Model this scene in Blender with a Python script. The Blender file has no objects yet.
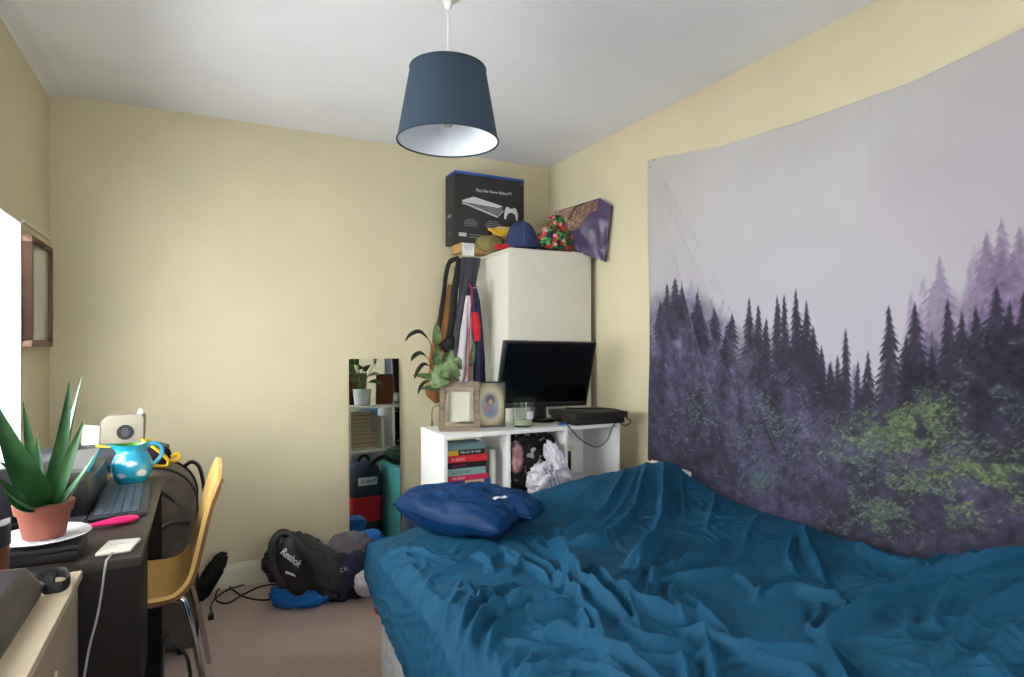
import bpy, bmesh, math, random
import numpy as np
from mathutils import Vector, Matrix, noise
random.seed(7); np.random.seed(7)
SC = bpy.context.scene; COL = SC.collection
PI = math.pi
# ------------------------------------------------------------------ camera, world, lights, exposure
CAMZ = 1.235; FPX = 612.0; YAW = math.radians(27.0); HOR = 346.0
cd = bpy.data.cameras.new('camera'); cam = bpy.data.objects.new('camera', cd); COL.objects.link(cam)
cam.location = (0, 0, CAMZ); cam.rotation_euler = (PI/2, 0, -YAW)
cd.sensor_width = 36; cd.lens = FPX*36/1024; cd.shift_y = (HOR-338.5)/1024; cd.clip_start = .05
SC.camera = cam
w = bpy.data.worlds.new('world'); SC.world = w; w.use_nodes = True
bg = w.node_tree.nodes['Background']
sky = w.node_tree.nodes.new('ShaderNodeTexSky'); sky.sky_type = 'PREETHAM' if False else 'HOSEK_WILKIE'
sky.turbidity = 6; sky.sun_direction = (-.5, -.3, .8)
mixw = w.node_tree.nodes.new('ShaderNodeMixRGB'); mixw.inputs[0].default_value = .65
mixw.inputs[2].default_value = (.92, .96, 1, 1)
w.node_tree.links.new(sky.outputs[0], mixw.inputs[1]); w.node_tree.links.new(mixw.outputs[0], bg.inputs[0])
bg.inputs[1].default_value = 1.6
def area(name, loc, rot, sx, sy, power, col):
    l = bpy.data.lights.new(name, 'AREA'); l.shape = 'RECTANGLE'; l.size = sx; l.size_y = sy; l.energy = power; l.color = col
    o = bpy.data.objects.new(name, l); COL.objects.link(o); o.location = loc; o.rotation_euler = rot; return o
area('daylight_left_window', (-1.15, 1.85, 1.5), (0, math.radians(-92), 0), 1.2, 2.2, 106, (.965, .98, 1))
area('rear_fill_light', (.75, -1.5, 1.55), (math.radians(100), 0, 0), 2.3, 1.5, 34, (.96, .98, 1))  # added fill lamp, shines in through the made-up rear window
vs = SC.view_settings; vs.view_transform = 'Standard'; vs.look = 'None'; vs.gamma = 1; vs.use_curve_mapping = False
vs.exposure = 0.17

# ------------------------------------------------------------------ helpers
FX, FY = math.sin(YAW), math.cos(YAW)
def ray(u, v):
    a = (u-512)/FPX
    return Vector((FX+FY*a, FY-FX*a, (HOR-v)/FPX))
def P(u, v, x=None, y=None, z=None):
    r = ray(u, v)
    t = x/r.x if x is not None else (y/r.y if y is not None else (z-CAMZ)/r.z)
    return Vector((r.x*t, r.y*t, CAMZ+r.z*t))
def lin(c):
    return tuple((v/255/12.92 if v/255 <= .04045 else ((v/255+.055)/1.055)**2.4) for v in c)
MATS = {}
def mat(name, rgb, rough=.6, metal=0, var=.12, vs_=12, bump=0, bs=60, sheen=0, spec=.5, trans=0, ior=1.45, coat=0, rgb2=None, stretch=None, sub=0):
    if name in MATS: return MATS[name]
    m = bpy.data.materials.new(name); m.use_nodes = True; nt = m.node_tree; b = nt.nodes['Principled BSDF']
    tc = nt.nodes.new('ShaderNodeTexCoord'); mp = nt.nodes.new('ShaderNodeMapping')
    nt.links.new(tc.outputs['Object'], mp.inputs[0])
    if stretch: mp.inputs['Scale'].default_value = stretch
    n = nt.nodes.new('ShaderNodeTexNoise'); n.inputs['Scale'].default_value = vs_; n.inputs['Detail'].default_value = 5
    nt.links.new(mp.outputs[0], n.inputs['Vector'])
    r = nt.nodes.new('ShaderNodeValToRGB'); c = lin(rgb)
    c2 = lin(rgb2) if rgb2 else tuple(min(1, v*(1+var)) for v in c)
    c1 = c if rgb2 else tuple(v*(1-var) for v in c)
    r.color_ramp.elements[0].position = .32; r.color_ramp.elements[1].position = .68
    r.color_ramp.elements[0].color = (*c1, 1); r.color_ramp.elements[1].color = (*c2, 1)
    nt.links.new(n.outputs[0], r.inputs[0]); nt.links.new(r.outputs[0], b.inputs['Base Color'])
    b.inputs['Roughness'].default_value = rough; b.inputs['Metallic'].default_value = metal
    b.inputs['Specular IOR Level'].default_value = spec
    b.inputs['Sheen Weight'].default_value = sheen; b.inputs['Coat Weight'].default_value = coat
    b.inputs['Transmission Weight'].default_value = trans; b.inputs['IOR'].default_value = ior
    if sub:
        b.inputs['Subsurface Weight'].default_value = sub; b.inputs['Subsurface Scale'].default_value = .01
    if bump:
        n2 = nt.nodes.new('ShaderNodeTexNoise'); n2.inputs['Scale'].default_value = bs; n2.inputs['Detail'].default_value = 4
        nt.links.new(mp.outputs[0], n2.inputs['Vector'])
        bp = nt.nodes.new('ShaderNodeBump'); bp.inputs['Strength'].default_value = bump; bp.inputs['Distance'].default_value = .01
        nt.links.new(n2.outputs[0], bp.inputs['Height']); nt.links.new(bp.outputs[0], b.inputs['Normal'])
    MATS[name] = m
    return m
def attr_mat(name, rough=.8, sheen=0, bump=0, spec=.3):
    m = mat(name, (128, 128, 128), rough, sheen=sheen, bump=bump, bs=400, spec=spec)
    nt = m.node_tree; a = nt.nodes.new('ShaderNodeAttribute'); a.attribute_name = 'Col'
    nt.links.new(a.outputs['Color'], nt.nodes['Principled BSDF'].inputs['Base Color'])
    return m
OFF = {}
class G:
    def __init__(s): s.v = []; s.f = []
    def add(s, vs, fs):
        n = len(s.v); s.v += [Vector(p) for p in vs]; s.f += [tuple(i+n for i in f) for f in fs]; return s
    def box(s, a, b, M=None):
        x0, y0, z0 = a; x1, y1, z1 = b
        vs = [Vector(p) for p in ((x0,y0,z0),(x1,y0,z0),(x1,y1,z0),(x0,y1,z0),(x0,y0,z1),(x1,y0,z1),(x1,y1,z1),(x0,y1,z1))]
        if M is not None: vs = [M @ p for p in vs]
        return s.add(vs, [(0,3,2,1),(4,5,6,7),(0,1,5,4),(1,2,6,5),(2,3,7,6),(3,0,4,7)])
    def lathe(s, prof, c=(0,0,0), seg=32, M=None, cap=True):
        n = len(prof); vs = []; fs = []
        for k in range(seg):
            a = 2*PI*k/seg
            for r, z in prof:
                p = Vector((r*math.cos(a), r*math.sin(a), z))
                if M is not None: p = M @ p
                vs.append(p+Vector(c))
        for k in range(seg):
            k2 = (k+1) % seg
            for i in range(n-1): fs.append((k*n+i, k2*n+i, k2*n+i+1, k*n+i+1))
        if cap:
            fs.append(tuple(k*n for k in range(seg))[::-1]); fs.append(tuple(k*n+n-1 for k in range(seg)))
        return s.add(vs, fs)
    def tube(s, pts, r, seg=10, flat=None, up=(0,0,1)):
        pts = [Vector(p) for p in pts]; n = len(pts); vs = []; fs = []
        rr = r if callable(r) else (lambda t: r)
        prev = None
        for i, p in enumerate(pts):
            t = (pts[min(i+1, n-1)]-pts[max(i-1, 0)]).normalized()
            if prev is None:
                prev = Vector(up) if abs(t.dot(Vector(up))) < .95 else Vector((1, 0, 0))
            x = (prev-t*prev.dot(t)).normalized(); prev = x; y = t.cross(x)
            R = rr(i/(n-1))
            for k in range(seg):
                a = 2*PI*k/seg
                ax, ay = (1, 1) if flat is None else flat
                vs.append(p+x*math.cos(a)*R*ax+y*math.sin(a)*R*ay)
        for i in range(n-1):
            for k in range(seg):
                k2 = (k+1) % seg
                fs.append((i*seg+k, i*seg+k2, (i+1)*seg+k2, (i+1)*seg+k))
        fs.append(tuple(range(seg))[::-1]); fs.append(tuple((n-1)*seg+k for k in range(seg)))
        return s.add(vs, fs)
    def grid(s, fn, nu, nv, th=0, nrm=None):
        vs = [Vector(fn(i/(nu-1), j/(nv-1))) for j in range(nv) for i in range(nu)]
        fs = [(j*nu+i, j*nu+i+1, (j+1)*nu+i+1, (j+1)*nu+i) for j in range(nv-1) for i in range(nu-1)]
        if th:
            N = [Vector((0,0,0)) for _ in vs]
            for f in fs:
                q = (vs[f[1]]-vs[f[0]]).cross(vs[f[3]]-vs[f[0]])
                for i in f: N[i] += q
            n = len(vs)
            vs = vs+[p-(N[i].normalized() if N[i].length > 0 else Vector((0,0,1)))*th for i, p in enumerate(vs)]
            back = [tuple(i+n for i in f[::-1]) for f in fs]
            bd = [i for i in range(nu)]+[j*nu+nu-1 for j in range(1, nv)]+[(nv-1)*nu+i for i in range(nu-2, -1, -1)]+[j*nu for j in range(nv-2, 0, -1)]
            side = [(bd[(k+1) % len(bd)], bd[k], bd[k]+n, bd[(k+1) % len(bd)]+n) for k in range(len(bd))]
            fs = fs+back+side
        return s.add(vs, fs)
    def prism(s, poly, a, b, axis='y'):
        n = len(poly)
        def m(p, h):
            return {'y': (p[0], h, p[1]), 'x': (h, p[0], p[1]), 'z': (p[0], p[1], h)}[axis]
        vs = [m(p, a) for p in poly]+[m(p, b) for p in poly]
        fs = [tuple(range(n)), tuple(range(n, 2*n))[::-1]]+[(i, i+n, (i+1) % n+n, (i+1) % n) for i in range(n)]
        return s.add(vs, fs)
    def blob(s, c, r, pw=1.0, amp=0, fr=3, seed=0, rot=0, nu=40, nv=24, ridged=False, zmin=None, tilt=None):
        c = Vector(c); vs = []; fs = []
        M = Matrix.Rotation(rot, 3, 'Z')
        if tilt is not None: M = M @ Matrix.Rotation(tilt[0], 3, 'X') @ Matrix.Rotation(tilt[1], 3, 'Y')
        sg = lambda v: math.copysign(abs(v)**pw, v)
        for j in range(nv+1):
            ph = -PI/2+PI*j/nv
            for i in range(nu):
                th = 2*PI*i/nu
                d = Vector((sg(math.cos(ph))*sg(math.cos(th)), sg(math.cos(ph))*sg(math.sin(th)), sg(math.sin(ph))))
                k = 1
                if amp:
                    q = Vector((d.x*fr+seed, d.y*fr+seed*1.7, d.z*fr))
                    nv_ = noise.noise(q)+.5*noise.noise(q*2.1)
                    if ridged: nv_ = 1-2.2*abs(noise.noise(q+Vector((noise.noise(q*.7), noise.noise(q*.6), 0))))+.4*noise.noise(q*2.7)
                    k = 1+amp*nv_
                p = M @ Vector((d.x*r[0]*k, d.y*r[1]*k, d.z*r[2]*k))+c
                if zmin is not None and p.z < zmin: p.z = zmin+(p.z-zmin)*.02
                vs.append(p)
        for j in range(nv):
            for i in range(nu):
                i2 = (i+1) % nu
                fs.append((j*nu+i, j*nu+i2, (j+1)*nu+i2, (j+1)*nu+i))
        return s.add(vs, fs)
    def make(s, name, m, parent=None, bevel=0, smooth=True, sub=0, ang=38, label=None, seg=3):
        if parent is not None:
            off = OFF[parent.name]
        else:
            zs = min(p.z for p in s.v); n = len(s.v)
            off = Vector((sum(p.x for p in s.v)/n, sum(p.y for p in s.v)/n, zs))
        me = bpy.data.meshes.new(name); me.from_pydata([tuple(p-off) for p in s.v], [], s.f)
        bm = bmesh.new(); bm.from_mesh(me); bmesh.ops.remove_doubles(bm, verts=bm.verts, dist=1e-6)
        bmesh.ops.recalc_face_normals(bm, faces=bm.faces)
        if bevel:
            es = [e for e in bm.edges if e.calc_face_angle(0) > math.radians(30)]
            bmesh.ops.bevel(bm, geom=es, offset=bevel, segments=seg, profile=.5, affect='EDGES', clamp_overlap=True)
        if smooth:
            for f in bm.faces: f.smooth = True
            for e in bm.edges:
                if e.calc_face_angle(0) > math.radians(ang): e.smooth = False
        bm.to_mesh(me); bm.free()
        o = bpy.data.objects.new(name, me); COL.objects.link(o); me.materials.append(m)
        if parent is not None:
            o.parent = parent; OFF[o.name] = off
        else:
            o.location = off; OFF[o.name] = off
        if sub:
            md = o.modifiers.new('sub', 'SUBSURF'); md.levels = sub; md.render_levels = sub
        if label: o['label'] = label
        return o
def thing(name, label, cat, loc=(0,0,0), rotz=0, group=None, local=False):
    o = bpy.data.objects.new(name, None); COL.objects.link(o); o.empty_display_size = .05
    o.location = loc; o.rotation_euler = (0, 0, rotz); o['label'] = label; o['category'] = cat
    if group: o['group'] = group
    OFF[o.name] = Vector((0,0,0)) if (local or rotz) else Vector(loc)
    return o
def tag(o, label, cat, group=None, kind=None):
    o['label'] = label; o['category'] = cat
    if group: o['group'] = group
    if kind: o['kind'] = kind
    return o
def struct(o): o['kind'] = 'structure'; return o
def text(s, size, m, parent, M, name='lettering', ext=.0004, align='LEFT', sx=1, bold=0):
    c = bpy.data.curves.new('t', 'FONT'); c.body = s; c.size = size; c.extrude = ext; c.align_x = align; c.offset = bold
    t = bpy.data.objects.new('t', c); COL.objects.link(t); bpy.context.view_layer.update()
    me = bpy.data.meshes.new_from_object(t.evaluated_get(bpy.context.evaluated_depsgraph_get()))
    bpy.data.objects.remove(t); me.name = name
    off = OFF[parent.name]
    for v in me.vertices:
        p = M @ Vector((v.co.x*sx, v.co.y, v.co.z)); v.co = p-off
    me.materials.clear(); me.materials.append(m)
    o = bpy.data.objects.new(name, me); COL.objects.link(o); o.parent = parent; OFF[o.name] = off
    return o
def frameM(o, x, y):
    x = Vector(x).normalized(); y = Vector(y); y = (y-x*y.dot(x)).normalized(); z = x.cross(y)
    return Matrix(((x.x, y.x, z.x, o[0]), (x.y, y.y, z.y, o[1]), (x.z, y.z, z.z, o[2]), (0, 0, 0, 1)))
def catmull(pts, n=8):
    pts = [Vector(p) for p in pts]; out = []
    q = [pts[0]*2-pts[1]]+pts+[pts[-1]*2-pts[-2]]
    for i in range(1, len(q)-2):
        for k in range(n):
            t = k/n; a, b, c, d = q[i-1], q[i], q[i+1], q[i+2]
            out.append(.5*((2*b)+(c-a)*t+(2*a-5*b+4*c-d)*t*t+(3*b-a-3*c+d)*t**3))
    out.append(pts[-1]); return out
# ------------------------------------------------------------------ room
XL, XR, YB, ZC, YF = -.615, 2.02, 3.45, 2.395, -1.2
m_wall = mat('cream_wall_paint', (215, 204, 172), .85, var=.03, vs_=3, bump=.06, bs=90, spec=.25)
m_ceil = mat('white_ceiling_paint', (240, 240, 243), .9, var=.02, vs_=3, spec=.2)
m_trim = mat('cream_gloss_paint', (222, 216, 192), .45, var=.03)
m_white = mat('white_painted_wood', (232, 231, 228), .45, var=.03)
m_jamb = mat('white_reveal_paint', (250, 249, 246), .8, var=.01)
m_carpet = mat('carpet', (200, 170, 155), .97, rgb2=(226, 202, 190), vs_=140, bump=.9, bs=260, sheen=.3, spec=.1)
nt = m_carpet.node_tree
big = nt.nodes.new('ShaderNodeTexNoise'); big.inputs['Scale'].default_value = 3.5; big.inputs['Detail'].default_value = 6
hsv = nt.nodes.new('ShaderNodeMixRGB'); hsv.blend_type = 'MULTIPLY'; hsv.inputs[0].default_value = .22
tc = nt.nodes.new('ShaderNodeTexCoord'); nt.links.new(tc.outputs['Object'], big.inputs['Vector'])
ramp = [n for n in nt.nodes if n.type == 'VALTORGB'][0]
nt.links.new(ramp.outputs[0], hsv.inputs[1]); nt.links.new(big.outputs[0], hsv.inputs[2]); nt.links.new(hsv.outputs[0], nt.nodes['Principled BSDF'].inputs['Base Color'])
T = .12
struct(G().box((XL-T, YF-T, -.1), (XR+T, YB+T, 0)).make('floor', m_carpet))
struct(G().box((XL-T, YF-T, ZC), (XR+T, YB+T, ZC+.1)).make('ceiling', m_ceil))
struct(G().box((XL-T, YB, 0), (XR+T, YB+T, ZC)).make('wall_back', m_wall))
struct(G().box((XR, YF-T, 0), (XR+T, YB, ZC)).make('wall_right', m_wall))
# left wall with a deep window recess
WY0, WY1, WZ0, WZ1, WD = .95, 2.97, .70, 1.712, .24
g = G()
g.box((XL-WD, YF-T, 0), (XL, WY0, ZC)); g.box((XL-WD, WY1, 0), (XL, YB, ZC))
g.box((XL-WD, WY0, 0), (XL, WY1, WZ0)); g.box((XL-WD, WY0, WZ1), (XL, WY1, ZC))
struct(g.make('wall_left', m_wall))
# front wall (behind the camera) with an unseen window added to let in fill light
VX0, VX1, VZ0, VZ1 = -.35, 1.85, .85, 2.15
g = G()
g.box((XL-T, YF-T, 0), (VX0, YF, ZC)); g.box((VX1, YF-T, 0), (XR, YF, ZC))
g.box((VX0, YF-T, 0), (VX1, YF, VZ0)); g.box((VX0, YF-T, VZ1), (VX1, YF, ZC))
struct(g.make('wall_front', m_wall))
# reveal lining of the left recess
g = G(); e = .004
g.box((XL-WD, WY1-e, WZ0), (XL-.002, WY1, WZ1)); g.box((XL-WD, WY0, WZ0), (XL-.002, WY0+e, WZ1))
g.box((XL-WD, WY0, WZ1-e), (XL-.002, WY1, WZ1))
struct(g.make('trim_2', m_jamb))
struct(G().box((XL-WD, WY0, WZ0-.004), (XL+.012, WY1, WZ0+.018)).make('trim_3', m_white, bevel=.004))
m_glass = mat('window_glass', (250, 252, 252), .02, trans=1, ior=1.01, var=0, spec=.1)
def window(nm, mk, u0, u1, z0, z1, nbar):
    f = G(); w_ = .05
    f.box(*mk(u0, u1, z0, z0+w_)); f.box(*mk(u0, u1, z1-w_, z1)); 
    for k in range(nbar+1):
        c = u0+(u1-u0-w_)*k/nbar; f.box(*mk(c, c+w_, z0+w_, z1-w_))
    o = struct(f.make(nm, m_white, bevel=.004)); OFF[o.name] = OFF[o.name]
    return o
wo = window('window_1', lambda a, b, c, d: ((XL-WD-.03, a, c), (XL-WD+.03, b, d)), WY0, WY1, WZ0+.018, WZ1-e, 3)
G().box((XL-WD-.004, WY0+.04, WZ0+.06), (XL-WD, WY1-.04, WZ1-.05)).make('pane', m_glass, wo)
wo = window('added_fill_window', lambda a, b, c, d: ((a, YF-T+.02, c), (b, YF-T+.07, d)), VX0, VX1, VZ0, VZ1, 2)  # made-up window, out of view, opening for the rear fill lamp
G().box((VX0+.04, YF-T+.04, VZ0+.04), (VX1-.04, YF-T+.045, VZ1-.04)).make('pane', m_glass, wo)
# baseboards
def skirt(name, a, b, nrm):
    prof = [(0, 0), (.016, 0), (.016, .085), (.010, .100), (.008, .118), (0, .118)]
    g = G(); a = Vector(a); b = Vector(b); n = Vector(nrm)
    vs = [a+n*p[0]+Vector((0,0,p[1])) for p in prof]+[b+n*p[0]+Vector((0,0,p[1])) for p in prof]; k = len(prof)
    g.add(vs, [tuple(range(k)), tuple(range(k, 2*k))[::-1]]+[(i, i+k, (i+1) % k+k, (i+1) % k) for i in range(k)])
    struct(g.make(name, m_trim))
skirt('baseboard_back', (XL, YB, 0), (XR, YB, 0), (0, -1, 0))
skirt('baseboard_left', (XL, YF, 0), (XL, YB-.016, 0), (1, 0, 0))
skirt('baseboard_right', (XR, YF, 0), (XR, YB-.016, 0), (-1, 0, 0))
skirt('baseboard_front', (XL+.016, YF, 0), (XR-.016, YF, 0), (0, 1, 0))
# cornice steps along the left side of the ceiling and a strip added to imitate a light streak above the frame
g = G(); pr = [(XL, ZC), (XL, ZC-.022)]+[(XL+.075*(1-math.cos(t*PI/2/6)), ZC-.022+.016*math.sin(t*PI/2/6)) for t in range(7)]+[(XL+.078, ZC-.004), (XL+.10, ZC-.002), (XL+.10, ZC)]
g.prism(pr, YF, YB, 'y'); struct(g.make('trim_1', m_ceil))
struct(G().box((XL, WY1, WZ1+.004), (XL+.008, YB, WZ1+.014)).make('trim_4', m_trim))  # thin strip shaped to stand for a line of grazing sunlight

# ------------------------------------------------------------------ tapestry with a misty forest print
TX = 1.992
def vnoise(yy, zz, sc, seed=0, oct=4):
    """tileless value noise on arrays"""
    out = np.zeros_like(yy); amp = 1; tot = 0
    rs = np.random.RandomState(seed)
    for o in range(oct):
        L = rs.rand(256, 256); a = yy*sc; b = zz*sc
        i = np.floor(a).astype(int); j = np.floor(b).astype(int); fa = a-i; fb = b-j
        fa = fa*fa*(3-2*fa); fb = fb*fb*(3-2*fb)
        g_ = lambda p, q: L[p % 256, q % 256]
        out += amp*((g_(i, j)*(1-fa)+g_(i+1, j)*fa)*(1-fb)+(g_(i, j+1)*(1-fa)+g_(i+1, j+1)*fa)*fb)
        tot += amp; amp *= .5; sc *= 2.03
    return out/tot
RW, RH = 1400, 1120; Y0, Y1, Z0, Z1 = 2.46, .36, .48, 2.22     # raster spans y (left to right) and z
yy, zz = np.meshgrid(np.linspace(Y0, Y1, RW), np.linspace(Z0, Z1, RH)); S = (Y0-Y1)/RW
def uvof(y_, z_):
    dep = TX*FX+y_*FY; lat = TX*FY-y_*FX
    return 512+FPX*lat/dep, HOR-FPX*(z_-CAMZ)/dep
img = np.zeros((RH, RW, 3))
def tp(u, v): p = P(u, v, x=TX); return p.y, p.z
n1 = vnoise(yy, zz, 2.2, 1); n2 = vnoise(yy, zz, 5, 2, 5)
h = np.clip((zz-1.0)/1.1, 0, 1)[..., None]
low = np.array([184, 179, 194.]); top = np.array([182, 178, 176.])
img[:] = low*(1-h)+top*h
img += ((n1-.5)*24)[..., None]
pk = np.clip(1-((yy-.75)**2/.35+(zz-1.75)**2/.12), 0, 1)*n1*1.4
img = img*(1-.35*pk[..., None])+np.array([170, 146, 168.])*.35*pk[..., None]
lf = np.clip((yy-1.85)/.6, 0, 1)*np.clip((zz-1.3)/.5, 0, 1)
img = img*(1-.3*lf[..., None])+np.array([178, 176, 160.])*.3*lf[..., None]
def put(i0, i1, j0, j1, mask, col):
    a = mask[..., None]; img[j0:j1, i0:i1] = img[j0:j1, i0:i1]*(1-a)+np.asarray(col)*a
def conifer(u, v, H, W, col, fade=.5, dens=.95, seed=0, edge=1.0, tex=.35):
    y0, zt = tp(u, v); rs = np.random.RandomState(seed)
    i0 = max(0, int((Y0-y0-W)/S)); i1 = min(RW, int((Y0-y0+W)/S)+1)
    j1 = min(RH, int((zt-Z0)/(Z1-Z0)*RH)+1); j0 = max(0, int((zt-H-Z0)/(Z1-Z0)*RH))
    if i1 <= i0 or j1 <= j0: return
    Y = yy[j0:j1, i0:i1]-y0; Zd = zt-zz[j0:j1, i0:i1]; t = Zd/H
    side = np.where(Y > 0, 1., -1.); per = .016+.016*min(1, H)
    wob = vnoise(Y*0+side*3.1+seed, Zd, 18, seed % 50, 3)
    ph = (Zd+abs(Y)*-.55+side*.008+wob*.02)/per
    saw = 1-(ph-np.floor(ph))
    tt = np.clip(t, 0, 1)
    hw = W*(tt**.8)*(.25+1.0*wob)*(.45+.55*(1-saw*edge*.9))+.0018
    d = np.clip((hw-abs(Y))/.004, 0, 1)
    br = vnoise(Y+seed*.37, Zd-abs(Y)*.7, 60, (seed*3) % 60, 3)
    d = d*np.clip(1.0-.55*(abs(Y)/np.maximum(hw, .004))*(br < .47), 0, 1)
    al = dens*d*np.clip((1-t)/fade, 0, 1)**.8
    c = np.array(col)[None, None]*(1+tex*(br-.5)[..., None]*2.2)
    img[j0:j1, i0:i1] = img[j0:j1, i0:i1]*(1-al[..., None])+np.clip(c, 0, 255)*al[..., None]
# soft purple ground behind the trees (tree line follows the photograph)
line = [(640, 300), (690, 285), (740, 330), (790, 330), (830, 380), (870, 390), (910, 350), (960, 300), (1000, 265), (1040, 250)]
ly = [tp(*q) for q in line]; ys = np.array([q[0] for q in ly])[::-1]; zs = np.array([q[1] for q in ly])[::-1]
lz = np.interp(yy[0], ys, zs)[None, :]
dd = lz-zz+.10*(n2-.5)
mist = np.clip((dd+.02)/.26, 0, 1)**.9
base = np.array([66, 60, 84.])*(.45+.75*n2[..., None])
img = img*(1-mist[..., None])+base*mist[..., None]
# far pale trees, then mid, then the crisp dark ones
rs = np.random.RandomState(3)
for k in range(26):
    u = rs.uniform(648, 760); conifer(u, 285+abs(u-690)*.35+rs.uniform(-12, 40), .32, .08, (132, 124, 150), .8, .5, 100+k)
for k in range(30):
    u = rs.uniform(900, 1040); conifer(u, 300-(u-900)*.65+rs.uniform(-15, 40), .42, .10, (140, 122, 150), .85, .45, 140+k)
for (u, v, H) in ((938, 255, .5), (985, 230, .55), (1000, 218, .6), (1018, 225, .5), (1012, 250, .5)):
    conifer(u, v, H, .14, (112, 94, 124), .8, .6, int(u))
for k in range(60):
    u = rs.uniform(645, 1030); b = np.interp(u, [645, 690, 740, 790, 830, 870, 910, 960, 1030], [300, 285, 320, 300, 350, 350, 320, 300, 270])
    conifer(u, b+rs.uniform(10, 60), .36, .09, (92, 84, 114) if rs.rand() < .5 else (68, 62, 86), .6, .6, 200+k)
T1 = [(666, 283, .30, .045), (674, 277, .34, .05), (682, 280, .3, .045), (659, 300, .3, .05), (697, 292, .3, .05), (700, 305, .3, .05),
      (714, 305, .26, .04), (730, 312, .24, .035), (748, 297, .38, .035), (757, 304, .35, .03), (776, 295, .44, .034), (783, 294, .42, .03),
      (795, 288, .50, .042), (805, 300, .45, .035), (812, 325, .36, .035), (820, 345, .3, .03), (844, 328, .44, .040), (866, 350, .3, .035),
      (887, 305, .48, .058), (913, 301, .46, .055), (904, 335, .4, .05), (946, 298, .50, .055), (960, 310, .45, .05), (974, 305, .40, .05),
      (995, 285, .5, .065), (1008, 300, .5, .06), (1022, 290, .5, .06), (930, 345, .4, .05), (985, 330, .45, .06), (836, 355, .3, .03), (856, 360, .3, .03),
      (828, 362, .3, .03), (724, 330, .3, .035), (765, 318, .35, .035)]
for k, (u, v, H, W) in enumerate(T1):
    q = np.interp(u, [645, 720, 1030], [1.25, 1, .92])
    conifer(u, v, H*.95, W*(2.7 if u < 830 else 2.0), np.array((42, 38, 54.))*q, .45, .93, 300+k)
# needle texture over the whole lower part
st = vnoise(yy*1.0+zz*.35, zz, 55, 21, 3); st2 = vnoise(yy-zz*.4, zz*.8, 30, 22, 3)
k_ = np.clip(mist*1.2, 0, 1)[..., None]
img *= 1+k_*((st-.5)*.55+(st2-.5)*.7)[..., None]
# leafy crowns made of small feathery dabs
def dabs(n, poly_u, poly_v, su, sv, cols, seed, size=(.0045, .011), al=(.35, .9), thr=.5):
    rs = np.random.RandomState(seed)
    for _ in range(n):
        u = rs.normal(poly_u, su); v = rs.normal(poly_v, sv)
        y0, z0 = tp(u, v)
        if not (Y1+.03 < y0 < Y0-.03 and Z0+.03 < z0 < Z1-.03): continue
        nn = noise.noise(Vector((y0*9, z0*9, seed)))+.5*noise.noise(Vector((y0*22, z0*22, seed)))
        if nn < thr-.5: continue
        r = rs.uniform(*size); a = rs.choice([-.5, .5, .25, -.9])+rs.normal(0, .3)
        hw = int(r/S)+1; ci = int((Y0-y0)/S); cj = int((z0-Z0)/(Z1-Z0)*RH)
        i0, i1, j0, j1 = ci-hw, ci+hw+1, cj-hw, cj+hw+1
        if i0 < 0 or j0 < 0 or i1 > RW or j1 > RH: continue
        Y = yy[j0:j1, i0:i1]-y0; Z = zz[j0:j1, i0:i1]-z0
        p = (Y*math.cos(a)+Z*math.sin(a))/r; q = (-Y*math.sin(a)+Z*math.cos(a))/(r*.3)
        mk = np.clip(1.25-(p*p+q*q), 0, 1)*rs.uniform(*al)
        put(i0, i1, j0, j1, mk, np.array(cols[rs.randint(len(cols))])*rs.uniform(.75, 1.1))
gg = [(84, 102, 76), (112, 130, 88), (62, 80, 66), (136, 150, 102)]
wg = [(104, 124, 122), (128, 146, 138), (82, 100, 104), (72, 86, 94)]
dk = [(48, 58, 54), (58, 64, 70), (38, 42, 48)]
vi = [(96, 92, 124), (80, 76, 106)]
dabs(2550, 735, 430, 30, 34, wg+vi, 1, al=(.2, .65)); dabs(1870, 775, 425, 26, 26, wg, 2, al=(.25, .7)); dabs(850, 700, 415, 16, 14, wg, 3)
dabs(1020, 670, 410, 12, 26, vi+wg, 4, al=(.15, .5)); dabs(1190, 800, 450, 25, 30, dk+vi, 5, al=(.2, .5))
dabs(2380, 905, 425, 26, 16, gg, 6, al=(.35, .9), thr=.42); dabs(1190, 860, 450, 22, 16, gg+wg, 7); dabs(2040, 900, 500, 38, 14, gg+wg, 8, thr=.52)
dabs(1870, 960, 485, 34, 20, gg, 9, thr=.5); dabs(850, 990, 465, 24, 8, gg, 10, thr=.4); dabs(850, 870, 520, 26, 10, wg+gg, 11); dabs(442, 935, 385, 10, 18, gg, 12, al=(.3, .6))
dabs(510, 758, 478, 10, 8, [(70, 96, 96), (86, 112, 108)], 13); dabs(1190, 985, 405, 22, 26, dk+wg, 14, al=(.3, .6)); dabs(850, 930, 540, 40, 10, dk+vi, 15, al=(.2, .5))
img = np.clip(img, 4, 250)
def smoothsamp(y_, z_):
    fi = np.clip((Y0-y_)/(Y0-Y1)*(RW-1), 0, RW-2); fj = np.clip((z_-Z0)/(Z1-Z0)*(RH-1), 0, RH-2)
    i = fi.astype(int); j = fj.astype(int); a = (fi-i)[..., None]; b = (fj-j)[..., None]
    return (img[j, i]*(1-a)+img[j, i+1]*a)*(1-b)+(img[j+1, i]*(1-a)+img[j+1, i+1]*a)*b
NU, NV = 620, 500
s_ = np.linspace(0, 1, NU)[None, :]; t_ = np.linspace(0, 1, NV)[:, None]
ty = 2.425-2.045*s_
ztop = np.interp(-ty, [-2.425, -2.36, -1.96, -1.56, -1.15, -.88, -.62, -.38], [2.165, 2.16, 2.096, 2.074, 2.066, 2.095, 2.15, 2.10])
kk = np.hanning(41); kk /= kk.sum()
zt1 = np.convolve(np.pad(ztop[0], 20, 'edge'), kk, 'valid')[None, :]
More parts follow.
